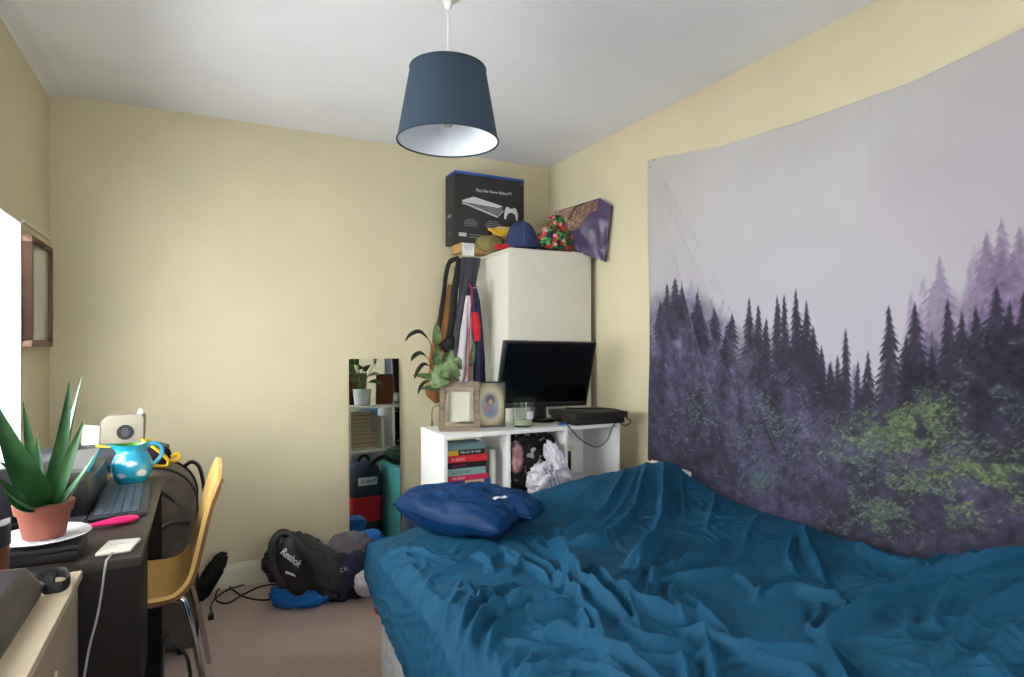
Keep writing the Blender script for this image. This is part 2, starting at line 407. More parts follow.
zbot = np.interp(-ty, [-2.425, -2.0, -1.5, -1.1, -.85, -.38], [.665, .56, .515, .545, .63, .72])
TZ = zbot+(zt1-zbot)*t_; TY = ty+0*t_
TY = TY+.012*np.exp(-((TZ-1.4)/.5)**2)*np.exp(-s_*10)*-1
# relief: diagonal tension folds from the pinned corner
def crease(A, B, wd, hh):
    (ay, az), (by, bz) = A, B; L = math.hypot(by-ay, bz-az); ty_, tz_ = (by-ay)/L, (bz-az)/L
    q = (TY-ay)*ty_+(TZ-az)*tz_; d = (TY-ay)*(-tz_)+(TZ-az)*ty_
    m_ = np.clip(q/.12, 0, 1)*np.clip((L-q)/.3, 0, 1)
    return hh*m_*np.exp(-(d/wd)**2)
rel = .004*np.ones_like(TZ)+.010*vnoise(TY, TZ, 1.6, 31, 2)
rel = rel+crease(tp(656, 170), tp(802, 500), .013, .018)-crease(tp(662, 175), tp(814, 495), .012, .008)
rel = rel+crease(tp(655, 175), tp(718, 415), .012, .015)+crease(tp(655, 172), tp(674, 260), .016, .007)+crease(tp(690, 280), tp(760, 450), .012, .007)
rel = rel+crease(tp(652, 190), tp(650, 300), .02, .012)+crease(tp(1030, 520), tp(900, 552), .03, .014)
rel = rel+.0012*np.exp(-((TY-1.27)/.006)**2)+.0016*np.sin(TZ*70)*np.exp(-((TY-1.27)/.3)**2)*0
rel = rel+.012*np.clip((TZ-zt1+.03)/.03, 0, 1)*0
X = TX+.02-.004-np.clip(rel, 0, .05)
C = smoothsamp(TY, TZ)
C = np.where(C/255 <= .04045, C/255/12.92, ((C/255+.055)/1.055)**2.4)
def fastmesh(name, verts, nu, nv, m, col=None, loc=(0,0,0), flip=False):
    me = bpy.data.meshes.new(name); nvt = nu*nv
    me.vertices.add(nvt); me.vertices.foreach_set('co', (verts-np.array(loc)).astype(np.float32).ravel())
    j, i = np.meshgrid(np.arange(nv-1), np.arange(nu-1), indexing='ij'); a = (j*nu+i).ravel()
    q = np.stack([a, a+1, a+nu+1, a+nu], 1)
    if flip: q = q[:, ::-1]
    me.loops.add(q.size); me.loops.foreach_set('vertex_index', q.astype(np.int32).ravel())
    me.polygons.add(len(q)); me.polygons.foreach_set('loop_start', (np.arange(len(q))*4).astype(np.int32))
    me.update(calc_edges=True); me.validate()
    me.polygons.foreach_set('use_smooth', np.ones(len(me.polygons), bool))
    if col is not None:
        ca = me.color_attributes.new('Col', 'FLOAT_COLOR', 'POINT')
        ca.data.foreach_set('color', np.concatenate([col.reshape(-1, 3), np.ones((nvt, 1))], 1).astype(np.float32).ravel())
    me.materials.append(m); o = bpy.data.objects.new(name, me); COL.objects.link(o); o.location = loc; OFF[name] = Vector(loc)
    return o
o = fastmesh('tapestry', np.stack([X, TY, TZ], 2), NU, NV, attr_mat('printed_polyester', .75, sheen=.15, bump=.05), C, (2.0, 1.4, .6), flip=False)
md = o.modifiers.new('thick', 'SOLIDIFY'); md.thickness = .0015; md.offset = 0
tag(o, 'large wall tapestry printed with a misty purple pine forest, pinned above the bed', 'tapestry')
m_stone = mat('dark_pin', (70, 66, 58), .5)
for k, (u, v) in enumerate(((656, 160), (652, 168))):
    q = P(u, v, x=XR-.012); g = G().lathe([(.0005, -.012), (.004, -.012), (.006, -.004), (.003, .0), (.001, .012)], q, 12, Matrix.Rotation(PI/2, 3, 'Y'))
    tag(g.make('wall_pin', m_stone), ['upper dark pin holding the left corner of the tapestry', 'lower dark pin at the left corner of the tapestry'][k], 'pin')

# ------------------------------------------------------------------ bed, duvet, pillow
BX0, BX1, BY0, BY1 = .562, 1.97, .20, 2.24
bed = thing('bed', 'double divan bed with white mattress under the blue duvet', 'bed', ((BX0+BX1)/2, (BY0+BY1)/2, 0))
m_matt = mat('white_ticking', (222, 222, 224), .85, rgb2=(188, 190, 196), vs_=38, bump=.5, bs=50)
G().box((BX0+.012, BY0, .05), (BX1, BY1-.07, .30)).make('divan_base', m_matt, bed, bevel=.02)
G().box((BX0, BY0, .302), (BX1, BY1-.06, .49)).make('mattress', m_matt, bed, bevel=.06, seg=6)
for (x, y) in ((BX0+.12, BY0+.12), (BX1-.12, BY0+.12), (BX0+.12, BY1-.14), (BX1-.12, BY1-.14)):
    G().lathe([(.02, 0), (.025, .05)], (x, y, 0), 16).make('leg', mat('black_plastic', (28, 28, 30), .5), bed)

def ZP(zx, zy): return P(360+zx/2.98, 450+zy/2.98, z=.60)
def ZQ(zx, zy): return P(680+zx/2.977, 450+zy/2.977, z=.60)
A_, B_ = ZP, ZQ
# (mapping, points, half width, height, sharpness)
R_ = [
 (A_, [(905,55),(895,150),(885,230),(835,300),(770,330)], .030, .040), (A_, [(860,50),(840,120),(800,190),(720,240),(620,250)], .024, .028),
 (A_, [(800,70),(770,130),(700,190),(600,220)], .020, .024), (A_, [(740,100),(690,140),(600,180),(540,190)], .018, .018),
 (A_, [(700,110),(640,135),(560,150)], .014, .014), (A_, [(960,60),(950,120),(960,200)], .022, .018), (A_, [(780,60),(745,110),(660,165)], .014, .014),
 (A_, [(840,60),(815,120),(770,170),(690,215)], .013, .012), (A_, [(620,250),(560,235),(520,240)], .014, .014),
 (A_, [(200,520),(230,440),(290,390),(370,370)], .016, .014), (A_, [(240,640),(250,540),(300,450),(380,400),(470,370)], .017, .022),
 (A_, [(290,670),(300,560),(340,470),(420,430),(520,420),(640,430)], .018, .028), (A_, [(360,560),(400,490),(470,460),(560,450),(650,440)], .016, .024),
 (A_, [(370,670),(400,610),(470,570),(560,560)], .017, .020), (A_, [(150,420),(190,350),(260,320),(340,310)], .016, .012),
 (A_, [(570,260),(610,320),(640,370),(700,430),(800,480)], .022, .040), (A_, [(560,340),(620,400),(680,470),(700,560)], .018, .028),
 (A_, [(370,330),(400,295),(440,285),(475,305),(450,335),(400,345)], .012, .020), (A_, [(330,280),(370,300),(390,330)], .014, .016),
 (A_, [(420,260),(440,300),(520,330),(560,370)], .013, .018), (A_, [(480,280),(560,320),(600,380)], .012, .014),
 (A_, [(700,350),(740,400),(830,440),(960,460)], .020, .030), (A_, [(860,330),(868,385),(845,440)], .016, .028), (A_, [(930,370),(925,420),(960,470)], .016, .022),
 (A_, [(770,400),(800,450),(830,490)], .014, .020), (A_, [(890,440),(950,446),(1010,450)], .014, .018),
 (A_, [(500,500),(600,510),(680,540),(800,600),(900,640)], .016, .022), (A_, [(480,620),(600,600),(700,620),(790,677)], .014, .018),
 (A_, [(640,540),(760,580),(880,590),(1014,600)], .016, .022), (A_, [(740,480),(850,530),(1000,540)], .018, .024), (A_, [(420,520),(520,540),(600,530)], .012, .012),
 (A_, [(690,470),(715,540),(760,570)], .013, .026), (A_, [(640,440),(660,500),(640,540)], .014, .024), (A_, [(700,560),(780,660),(800,720)], .014, .018),
 (A_, [(770,620),(830,690),(850,730)], .012, .016), (A_, [(940,560),(960,640),(950,700)], .014, .022), (A_, [(860,640),(900,700)], .012, .016), (A_, [(1000,480),(1040,560),(1030,640)], .014, .020),
 (A_, [(230,540),(210,600),(215,700)], .012, .012), (A_, [(330,520),(320,600),(330,690)], .012, .014), (A_, [(600,560),(500,590),(430,670)], .012, .012),
 (A_, [(880,250),(820,340),(760,400)], .022, .024), (A_, [(1010,290),(930,320),(870,340)], .016, .020), (A_, [(1000,340),(930,345),(860,360)], .012, .014),
 (A_, [(640,370),(560,400),(480,420),(400,450)], .014, .016), (A_, [(560,200),(600,240),(700,250)], .012, .010), (A_, [(660,330),(700,345),(740,400)], .013, .018),
 (B_, [(130,240),(60,290),(0,310)], .018, .026), (B_, [(372,200),(362,235),(390,300),(430,350)], .022, .028), (B_, [(325,235),(315,300),(330,330)], .018, .018),
 (B_, [(515,250),(560,295),(650,340),(720,380)], .030, .026), (B_, [(215,310),(120,330),(0,350)], .015, .022), (B_, [(340,350),(250,380),(215,410)], .015, .020),
 (B_, [(240,400),(330,390),(420,420),(480,440)], .020, .026), (B_, [(410,430),(400,470),(390,520),(425,535)], .014, .026), (B_, [(492,440),(470,475),(450,500)], .011, .018),
 (B_, [(560,432),(550,470),(490,485)], .011, .016), (B_, [(410,560),(430,525),(520,480),(600,440),(700,415),(850,405),(1060,398)], .022, .028),
 (B_, [(410,560),(440,620),(500,700)], .018, .030), (B_, [(430,545),(480,610),(570,700)], .012, .014), (B_, [(680,480),(660,540)], .016, .014), (B_, [(810,430),(760,510),(740,550)], .018, .014),
 (B_, [(700,350),(850,340),(1040,350)], .018, .020), (B_, [(0,480),(100,520),(200,560),(330,580),(420,600)], .018, .026), (B_, [(50,550),(100,610),(80,690)], .013, .022),
 (B_, [(180,560),(300,600),(420,660)], .015, .018), (B_, [(1060,470),(900,520),(800,600),(720,690)], .024, .016), (B_, [(1060,560),(960,600),(880,690)], .026, .014),
 (B_, [(690,290),(700,340),(740,380)], .016, .020), (B_, [(100,100),(95,160),(70,220)], .016, .014), (B_, [(240,170),(190,230),(180,300)], .022, .012), (B_, [(760,320),(820,380),(900,370)], .015, .014),
 (B_, [(0,400),(60,450),(150,520)], .014, .022), (B_, [(60,380),(40,430),(110,480)], .011, .018), (B_, [(150,330),(200,370),(230,410)], .012, .012)]
V_ = [(A_, [(520,170),(545,220),(560,260)], .022, .022), (B_, [(430,330),(500,400),(560,430)], .035, .03), (B_, [(640,370),(700,390),(800,392),(1040,385)], .026, .028),
      (A_, [(480,230),(530,270),(560,300)], .02, .015), (B_, [(400,440),(395,500),(405,560)], .015, .02)]
GU, GV = 400, 480; STEPS = 22
us = np.linspace(0, 1, GU); vs_g = np.linspace(0, 1, GV)
# u: 0 = hem on the left side, .. 1 = against the wall; v: 0 = near end, 1 = head end
LS = .36      # side drape length
xs_l = us*(LS+(BX1+.01-BX0)); ys_l = BY0-.02+vs_g*(BY1+.03-BY0+.10)
Ux, Vy = np.meshgrid(xs_l-LS, ys_l)      # Ux<0 : hangs down
PX = BX0+Ux; PY = Vy
def seg_field(fn, pts, wd, hh, Xq, Yq, sharp=1.7):
    pp = catmull([fn(*p) for p in pts], 4); best = np.full(Xq.shape, 9.); prm = np.zeros(Xq.shape); n = len(pp)-1
    for k in range(n):
        a, b = pp[k], pp[k+1]; dx, dy = b.x-a.x, b.y-a.y; L2 = dx*dx+dy*dy+1e-12
        t = np.clip(((Xq-a.x)*dx+(Yq-a.y)*dy)/L2, 0, 1)
        d = np.hypot(Xq-a.x-t*dx, Yq-a.y-t*dy); m_ = d < best
        best = np.where(m_, d, best); prm = np.where(m_, (k+t)/n, prm)
    env = np.sin(np.clip(np.minimum(prm, 1-prm)*4+.25, 0, 1)*PI/2)**1.3
    return hh*env*np.exp(-(best/wd)**sharp)
wx = (vnoise(PX+5, PY+5, 4, 41, 3)-.5)*.05; wy = (vnoise(PX+9, PY+2, 4, 42, 3)-.5)*.05
Hf = np.zeros_like(PX)
for (fn, pts, wd, hh) in R_:
    f_ = seg_field(fn, pts, wd*.66, hh*1.05, PX+wx*.35, PY+wy*.35)
    Hf = np.maximum(Hf, f_)+.35*np.minimum(Hf, f_)
for (fn, pts, wd, hh) in V_:
    Hf -= seg_field(fn, pts, wd, hh, PX, PY, 2)
# fine crumples everywhere: warped ridged noise
w1 = (vnoise(PX+3, PY+7, 3.2, 43, 3)-.5)*.5; w2 = (vnoise(PX+1, PY+4, 3.2, 44, 3)-.5)*.5
rn = 1-abs(vnoise(PX+w1+10, (PY+w2)*.9+10, 6.5, 45, 2)-.5)*4.2
rn2 = 1-abs(vnoise(PX+w2+20, PY+w1+20, 14, 46, 2)-.5)*4.2
cr = np.clip(vnoise(PX+2, PY+2, 2.4, 47, 2)*1.7-.35, .15, 1)
calm = 1-.75*np.clip(1-(((PX-1.75)/.35)**2+((PY-.75)/.35)**2), 0, 1)
Hf += (.019*np.clip(rn, 0, 1)**2+.010*np.clip(rn2, 0, 1)**2)*cr*calm
# large form
wallrise = np.interp(PY, [.2, .9, 1.2, 1.45, 1.85, 2.1, 2.3, 2.4], [.0, .0, .0, .0, .03, .05, .07, .08])*np.clip((PX-1.25)/.6, 0, 1)**1.2
wallrise = wallrise+np.interp(PY, [.2, .85, .95, 1.06, 1.2], [.10, .10, .07, .02, 0])*np.clip((PX-1.45)/.5, 0, 1)
wallrise = wallrise+.055*np.clip((PY-1.95)/.25, 0, 1)*np.clip((PX-.95)/.3, 0, 1)
midrise = .035*np.exp(-((PX-1.55)/.35)**2-((PY-2.12)/.25)**2)
lump = .03*(vnoise(PX+3, PY, 2.0, 51, 2)-.5)+.04*np.clip((1.08-PY)/.3, 0, 1)*np.clip((PX-1.0)/.3, 0, 1)
base_z = .560+wallrise+midrise+lump-.035*np.exp(-((np.maximum(PX, BX0)-BX0)/.16)**2-((PY-BY1)/.18)**2)
r_ = .075
# profile over the left edge and the head end
def fold_edge(dist, r):
    """dist inward from edge (negative outside): returns (offset inward, drop)"""
    a = np.clip((r-dist)/r, 0, PI/2)
    inward = np.where(dist > r, dist, np.where(a < PI/2, r-r*np.sin(a), 0.0))
    drop = np.where(dist > r, 0, np.where(a < PI/2, r-r*np.cos(a), r+(r-dist-r*PI/2)))
    return inward, drop
hang_wave = vnoise(PY*1.0, PY*0, 7, 61, 2)-.5
inn, drop = fold_edge(Ux+.03, r_)
DX = BX0-.018+inn-.014*np.clip(drop/.25, 0, 1)*(1+1.2*hang_wave)
e2 = (BY1+.02)-PY; inn2, drop2 = fold_edge(e2+.03, .06)
DYY = BY1+.05-inn2
# hem rises toward the head end
hemk = np.interp(PY, [.2, 1.4, 1.75, 2.1, 2.3], [1.15, .92, .72, .52, .46])
DZ = base_z-drop*hemk-np.minimum(drop2, .25)*(1-np.clip(drop/.06, 0, 1))
side = np.clip(drop/.06, 0, 1); cap_ = 1-side
DX = DX+.022*np.exp(-(np.clip(BY1+.02-PY, 0, 9)/.10)**2)*np.clip((BX0+.25-PX)/.25, 0, 1)
GAIN = 1.65*np.clip(((BY1+.04)-PY)/.22, .3, 1)
Hf = Hf*np.clip((1.975-PX)/.09, 0, 1)**.7
amp = GAIN*Hf
cloth = np.stack([DX-amp*side*.45, DYY, DZ+amp*cap_], 2).astype(np.float32)
floorz = (DZ-.002+.55*amp*cap_).astype(np.float32); init = cloth.copy(); q0 = np.stack([DX, DYY, DZ], 2).astype(np.float32)
# small position based cloth relaxation so the ridges slump into natural folds
def pairs():
    out = []
    for par in (0, 1):
        out.append(((slice(None), slice(par, GU-1, 2)), (slice(None), slice(par+1, GU, 2)), 1.0))
        out.append(((slice(par, GV-1, 2), slice(None)), (slice(par+1, GV, 2), slice(None)), 1.0))
    for par in (0, 1):
        out.append(((slice(par, GV-1, 2), slice(0, GU-1)), (slice(par+1, GV, 2), slice(1, GU)), .06))
        out.append(((slice(par, GV-1, 2), slice(1, GU)), (slice(par+1, GV, 2), slice(0, GU-1)), .06))
    for par in (0, 1):
        out.append(((slice(None), slice(par, GU-2, 4)), (slice(None), slice(par+2, GU, 4)), .35))
        out.append(((slice(par, GV-2, 4), slice(None)), (slice(par+2, GV, 4), slice(None)), .35))
    for par in (0, 1, 2, 3):
        out.append(((slice(None), slice(par, GU-4, 8)), (slice(None), slice(par+4, GU, 8)), .25))
        out.append(((slice(par, GV-4, 8), slice(None)), (slice(par+4, GV, 8), slice(None)), .25))
    return out
cons = []
for A, B, k in pairs():
    pa, pb = cloth[A], cloth[B]
    n0, n1 = min(pa.shape[0], pb.shape[0]), min(pa.shape[1], pb.shape[1])
    L0 = np.linalg.norm(pb[:n0, :n1]-pa[:n0, :n1], axis=2); cons.append((A, B, k, n0, n1, L0))
vel = np.zeros_like(cloth); edge = np.clip(side*3, 0, 1)[..., None].astype(np.float32)*.25
edge[:, -3:] = .5; edge[:3] = .5; edge[-3:] = .3
rsn = np.random.RandomState(2)
for it in range(STEPS):
    p0 = cloth.copy(); cloth = cloth+vel*.93; cloth[..., 2] -= 5e-4*cap_
    for _ in range(5):
        for A, B, k, n0, n1, L0 in cons:
            pa, pb = cloth[A][:n0, :n1], cloth[B][:n0, :n1]
            d = pb-pa; L = np.sqrt((d*d).sum(2))+1e-9
            c = d*((L-L0)/L*.5*k)[..., None]; pa += c; pb -= c
        cloth[..., 2] = np.where(cap_ > .5, np.maximum(cloth[..., 2], floorz), cloth[..., 2])
    D_ = cloth-init
    for _ in range(2):
        E_ = D_.copy(); E_[2:-2, 2:-2] = .5*D_[2:-2, 2:-2]+.0833*(D_[1:-3, 2:-2]+D_[3:-1, 2:-2]+D_[:-4, 2:-2]+D_[4:, 2:-2]+D_[2:-2, 1:-3]+D_[2:-2, 3:-1]); D_ = E_
    cloth = init+D_*(1-edge)
    vel = cloth-p0
for _ in range(3):
    c2 = cloth.copy(); c2[1:-1, 1:-1] = .5*cloth[1:-1, 1:-1]+.17*(cloth[:-2, 1:-1]+cloth[2:, 1:-1])+.08*(cloth[1:-1, :-2]+cloth[1:-1, 2:]); cloth = c2
rn3 = 1-abs(vnoise(PX+w1+30, PY+w2*.8+30, 19, 48, 2)-.5)*4.0
cloth[..., 2] += .0045*np.clip(rn3, 0, 1)**1.5*cr*cap_
cloth[..., 0] = np.minimum(cloth[..., 0], 1.978)
m_duv = mat('blue_duvet_cotton', (22, 74, 104), .68, rgb2=(27, 82, 113), vs_=9, bump=.05, bs=900, sheen=.0, spec=.18)
o = fastmesh('duvet', cloth, GU, GV, m_duv, None, (1.3, 1.2, .55))
md = o.modifiers.new('fine', 'SUBSURF'); md.levels = 1; md.render_levels = 1
tag(o, 'crumpled petrol blue duvet spread over the double bed', 'duvet')
def pillow(g, c, L, W, T_, rot, amp=.12, seed=0, pinch=None, tilt=0, up=0):
    M = Matrix.Rotation(rot, 3, 'Z') @ Matrix.Rotation(tilt, 3, 'Y') @ Matrix.Rotation(up, 3, 'X')
    n = 44
    for sgn in (1, -1):
        def fn(s, t):
            x = 2*s-1; y = 2*t-1
            if sgn < 0: x = -x
            e = max(0, (1-abs(x)**2.6))**.5*max(0, (1-abs(y)**2.6))**.5
            q = Vector((x*2+seed, y*2.2, sgn*.7)); nn = 1-2*abs(noise.noise(q*1.3))+.5*noise.noise(q*3)
            zz_ = sgn*T_/2*e**.8*(1+amp*nn)
            pw = 1-.10*(abs(y)**2*(1-abs(x)))-0
            pw2 = 1-.10*(abs(x)**2*(1-abs(y)))
            if pinch and x < pinch[0]: pw2 *= 1-pinch[1]*(pinch[0]-x)/(1+pinch[0])
            return M @ Vector((x*L/2*pw, y*W/2*pw2, zz_+.012*noise.noise(q*.8)*1))+Vector(c)
        g.grid(fn, n, n)
    return g
m_sat = mat('navy_satin', (6, 44, 86), .5, rgb2=(9, 52, 98), vs_=7, bump=.1, bs=20, sheen=.0, spec=.22)
pl = thing('pillow', 'shiny dark blue satin pillow on the left head corner of the bed', 'pillow', (.85, 2.08, .60))
pillow(G(), (.828, 2.075, .640), .48, .23, .125, math.radians(-54), .24, 2.3, (-.35, .5), .04, .10).make('cover', m_sat, pl, ang=80)
p2 = thing('pillow', 'folded blue satin pillow with a white tag, behind the first pillow', 'pillow', (1.0, 2.03, .60))
pillow(G(), (.972, 2.035, .66), .34, .15, .10, math.radians(-50), .2, 5.1, None, .12, .0).make('cover', m_sat, p2, ang=80)
g = G(); a = P(494, 500, z=.722); b = P(506, 497, z=.722)
g.grid(lambda s, t: a.lerp(b, s)+Vector((0, (t-.5)*.022, .004+.003*math.sin(s*6))), 8, 4, .001).make('care_tag', mat('white_cloth_tag', (235, 235, 235), .7), p2, label='white care tag')
tag(G().grid(lambda s, t: (1.974-.004*math.sin(s*7), 2.36-.27*s, .676-.012*s-.09*t+.004*math.sin(s*9)), 20, 8, .01).make('bed_sheet', mat('white_sheet', (226, 218, 210), .9)),
    'white sheet edge showing above the duvet by the wall', 'sheet')
# ------------------------------------------------------------------ pendant lamp
lc = P(448, 20, y=1.80); LX, LY = lc.x, lc.y
lamp = thing('pendant_lamp', 'slate blue drum lampshade hanging from the ceiling on a pale cord', 'lamp', (LX, LY, 1.88))
m_shade = mat('slate_blue_fabric', (56, 72, 88), .8, var=.05, bump=.15, bs=500, vs_=4, spec=.3)
m_shin = mat('white_shade_lining', (226, 230, 236), .8, var=.02)
m_plw = mat('white_plastic', (230, 228, 224), .4, var=.03)
g = G(); R0, R1, zb, zt_ = .158, .118, 1.876, 2.100
def sh(r0, r1, z0, z1): return lambda s, t: (LX+(r0+(r1-r0)*t)*math.cos(2*PI*s), LY+(r0+(r1-r0)*t)*math.sin(2*PI*s), z0+(z1-z0)*t)
g.grid(sh(R0, R1, zb, zt_), 72, 4, .002).make('lamp_shade', m_shade, lamp)
G().grid(sh(R0-.0028, R1-.0028, zb+.002, zt_-.002), 72, 4, .0008).make('shade_lining', m_shin, lamp, label='white inner lining of the shade')
for rr, z in ((R0, zb), (R1, zt_)): G().tube([(LX+rr*math.cos(2*PI*k/72), LY+rr*math.sin(2*PI*k/72), z) for k in range(73)], .0028, 8).make('rim_trim', mat('slate_dark', (42, 52, 64), .7), lamp)
g = G()
for k in range(3):
    a = 2*PI*k/3+.4; g.tube([(LX+.02*math.cos(a), LY+.02*math.sin(a), 2.075), (LX+R1*.98*math.cos(a), LY+R1*.98*math.sin(a), 2.096)], .0018, 6)
g.tube([(LX+.02*math.cos(2*PI*k/24), LY+.02*math.sin(2*PI*k/24), 2.075) for k in range(25)], .002, 6)
g.make('shade_carrier', m_plw, lamp)
G().lathe([(.019, 0), (.021, .01), (.021, .05), (.012, .062), (.006, .07)], (LX, LY, 2.018), 20).make('lamp_holder', m_plw, lamp)
m_bulb = mat('frosted_bulb', (240, 232, 210), .25, trans=.5, var=.02)
G().lathe([(.001, -.098), (.012, -.094), (.024, -.078), (.029, -.058), (.026, -.035), (.015, -.012), (.012, 0)], (LX, LY, 2.018), 24).make('bulb', m_bulb, lamp)
G().tube([(LX, LY, 2.08), (LX, LY, ZC-.03)], .0035, 8).make('cord', m_plw, lamp)
G().lathe([(.005, -.108), (.010, -.104), (.015, -.082), (.024, -.074), (.044, -.066), (.050, -.052), (.052, -.010), (.052, 0)], (LX, LY, ZC), 28).make('ceiling_rose', m_plw, lamp)

# ------------------------------------------------------------------ wardrobe
m_ward = mat('cream_white_laminate', (222, 220, 206), .4, var=.02, spec=.4)
m_wdoor = mat('warm_grey_laminate', (206, 202, 188), .38, var=.02, spec=.4)
WX0, WX1, WYF, WZ = 1.495, 1.985, 2.96, 1.752
wd = thing('wardrobe', 'plain off-white wardrobe in the back right corner behind the black monitor', 'wardrobe', (1.73, 3.2, 0))
g = G(); g.box((WX0, WYF+.02, 0), (WX0+.018, YB-.02, WZ-.002)); g.box((WX1-.018, WYF+.02, 0), (WX1, YB-.02, WZ-.002))
g.box((WX0, WYF+.02, .05), (WX1, YB-.02, .07)); g.box((WX0, YB-.026, 0), (WX1, YB-.02, WZ-.002)); g.make('carcass', m_ward, wd, bevel=.0015)
G().box((WX0, WYF, WZ), (WX1, YB-.02, WZ+.018)).make('top_panel', m_ward, wd, bevel=.0015)
M = Matrix.Translation((WX0, WYF+.018, 0)) @ Matrix.Rotation(math.radians(-8), 4, 'Z')
dr = G().box((.004, -.018, .06), (WX1-WX0, 0, WZ+.012), M).make('door', m_wdoor, wd, bevel=.002)
G().tube([M @ Vector((.43, -.018, .95)), M @ Vector((.43, -.045, .96)), M @ Vector((.43, -.045, 1.08)), M @ Vector((.43, -.018, 1.09))], .005, 8).make('handle', mat('brushed_steel', (170, 170, 172), .3, 1), dr)
WT = WZ+.018

# ------------------------------------------------------------------ things on the wardrobe
m_blk = mat('black_card', (42, 40, 42), .55, var=.05)
m_blue = mat('blue_card_stripe', (32, 84, 168), .5)
m_print = mat('pale_print', (206, 206, 210), .6)
m_print2 = mat('grey_print', (120, 120, 124), .6)
m_kraft = mat('kraft_cardboard', (196, 154, 96), .8, var=.08, vs_=30, bump=.1)
m_kraft2 = mat('pale_kraft_cardboard', (214, 184, 134), .8, var=.06, vs_=30, bump=.1)
CY0, CY1 = 3.26, 3.41; CX0, CX1 = P(455, 200, y=CY0).x, P(524, 200, y=CY0).x; CZ0, CZ1 = WT+.054, P(455, 170, y=CY0).z
def flatq(g, pts, fr, d=.0006):
    g.add([fr(p) for p in pts]+[fr(p)-FN(fr)*d for p in pts], [tuple(range(len(pts)))]); return g
cb = thing('cardboard_box', 'cardboard box with a white label under the black console box', 'box', (1.47, 3.2, WT))
KA, KB, KC, KD = P(461, 245, y=3.22).x, P(461.5, 245, y=3.22).x+.004, P(474, 245, y=3.22).x, 1.64
G().box((KA, 3.22, WT+.002), (KD, 3.36, WT+.052)).make('carton', m_kraft, cb, bevel=.002)
G().box((KB, 3.2185, WT-.02), (KC, 3.22, WT+.050)).make('paper_label', mat('white_paper', (232, 232, 230), .7), cb, label='white paper label with teal scribbles')
g = G(); random.seed(4)
for k in range(7):
    x = KB+.008+.008*k; z = WT+.042-.010*(k % 3); g.tube([(x, 3.217, z), (x+.004, 3.217, z-.010), (x+.008, 3.217, z-.002)], .0012, 5)
g.make('scribble', mat('teal_ink', (40, 130, 140), .6), cb)
bx = thing('console_box', 'black games console box with a blue top edge, standing on the cardboard box', 'box', (1.47, 3.22, CZ0))
crt = G().box((CX0, CY0, CZ0), (CX1, CY1, CZ1-.014)).make('carton', m_blk, bx, bevel=.002)
G().box((CX0, CY0, CZ1-.0138), (CX1, CY1, CZ1)).make('blue_band', m_blue, bx, bevel=.001)
FM = frameM((CX0, CY0-.0006, CZ0), (1, 0, 0), (0, 0, 1)); bw, bh = CX1-CX0, CZ1-CZ0
def pg(g, pts): 
    return g.add([FM @ Vector((p[0]*bw, p[1]*bh, 0)) for p in pts]+[FM @ Vector((p[0]*bw, p[1]*bh, -.0005)) for p in pts],
                 [tuple(range(len(pts))), tuple(range(len(pts), 2*len(pts)))[::-1]]+[(i, (i+1) % len(pts)+0, (i+1) % len(pts)+len(pts), i+len(pts)) for i in range(len(pts))])
text('Play Like Never Before\u2122', .0225, m_print, bx, frameM((CX0+.29*bw, CY0-.0007, CZ0+.745*bh), (1, 0, 0), (0, 0, 1)), bold=.0004)
text('Digital', .012, m_print2, bx, frameM((CX0+.92*bw, CY0-.0007, CZ0+.915*bh), (1, 0, 0), (0, 0, 1)), sx=.8)
g = G(); pg(g, [(.10, .60), (.26, .665), (.68, .575), (.62, .545), (.36, .56), (.10, .575)]); pg(g, [(.10, .545), (.14, .545), (.60, .405), (.685, .50), (.685, .52), (.605, .43), (.14, .565), (.10, .565)])
pg(g, [(.70, .38+.02), (.705, .50), (.73, .575), (.77, .575), (.775, .555), (.83, .555), (.84, .575), (.875, .565), (.905, .49), (.905, .40), (.885, .39), (.865, .47), (.835, .495), (.775, .495), (.745, .46), (.725, .395)])
g.make('printed_picture', m_print, bx, smooth=False, label='printed picture of a white console and controller')
g = G(); pg(g, [(.36, .555), (.62, .54), (.675, .565), (.67, .51), (.60, .44), (.30, .515), (.16, .56)]); 
g.make('printed_shadow', m_print2, bx, smooth=False)
g = G()
for (x, y, w_, n) in ((.12, .335, .20, 4), (.42, .335, .24, 4)):
    for k in range(n):
        q = w_*(.6 if k == 0 else 1-.12*(k % 2)); z = y-.028*k; pg(g, [(x+(w_-q)/2, z), (x+(w_+q)/2, z), (x+(w_+q)/2, z+.013), (x+(w_-q)/2, z+.013)])
pg(g, [(.20, .09), (.42, .09), (.42, .105), (.20, .105)]); pg(g, [(.20, .125), (.45, .125), (.45, .14), (.20, .14)])
g.make('printed_lines', m_print2, bx, smooth=False)
g = G(); pg(g, [(.05, .10), (.16, .10), (.16, .15), (.05, .15)]); g.make('printed_patch', m_print, bx, smooth=False)
text('Digital', .03, m_print, bx, frameM((CX0-.0007, CY1-.035, CZ0+.16), (0, -1, 0), (0, 0, 1)), sx=.7)
text('PS5', .03, m_print2, bx, frameM((CX0-.0007, CY1-.045, CZ0+.05), (0, -1, 0), (0, 0, 1)))
c2 = thing('cardboard_box', 'small pale cardboard box behind the dark blue cap', 'box', (1.67, 3.05, WT))
qa, qb = P(499, 225, y=3.15).x, P(538, 225, y=3.15).x
G().box((qa, 3.15, WT+.075), (qb, 3.24, WT+.150)).make('carton', m_kraft2, c2, bevel=.002)
G().box((qa+.02, 3.155, WT), (qb-.01, 3.235, WT+.074)).make('lower_carton', m_kraft2, c2, bevel=.002)
G().box((qa, 3.1494, WT+.108), (qb, 3.15, WT+.116)).make('parcel_tape', mat('brown_tape', (190, 160, 110), .3), c2)
m_yel = mat('yellow_canvas', (226, 184, 28), .7, var=.1, bump=.2)
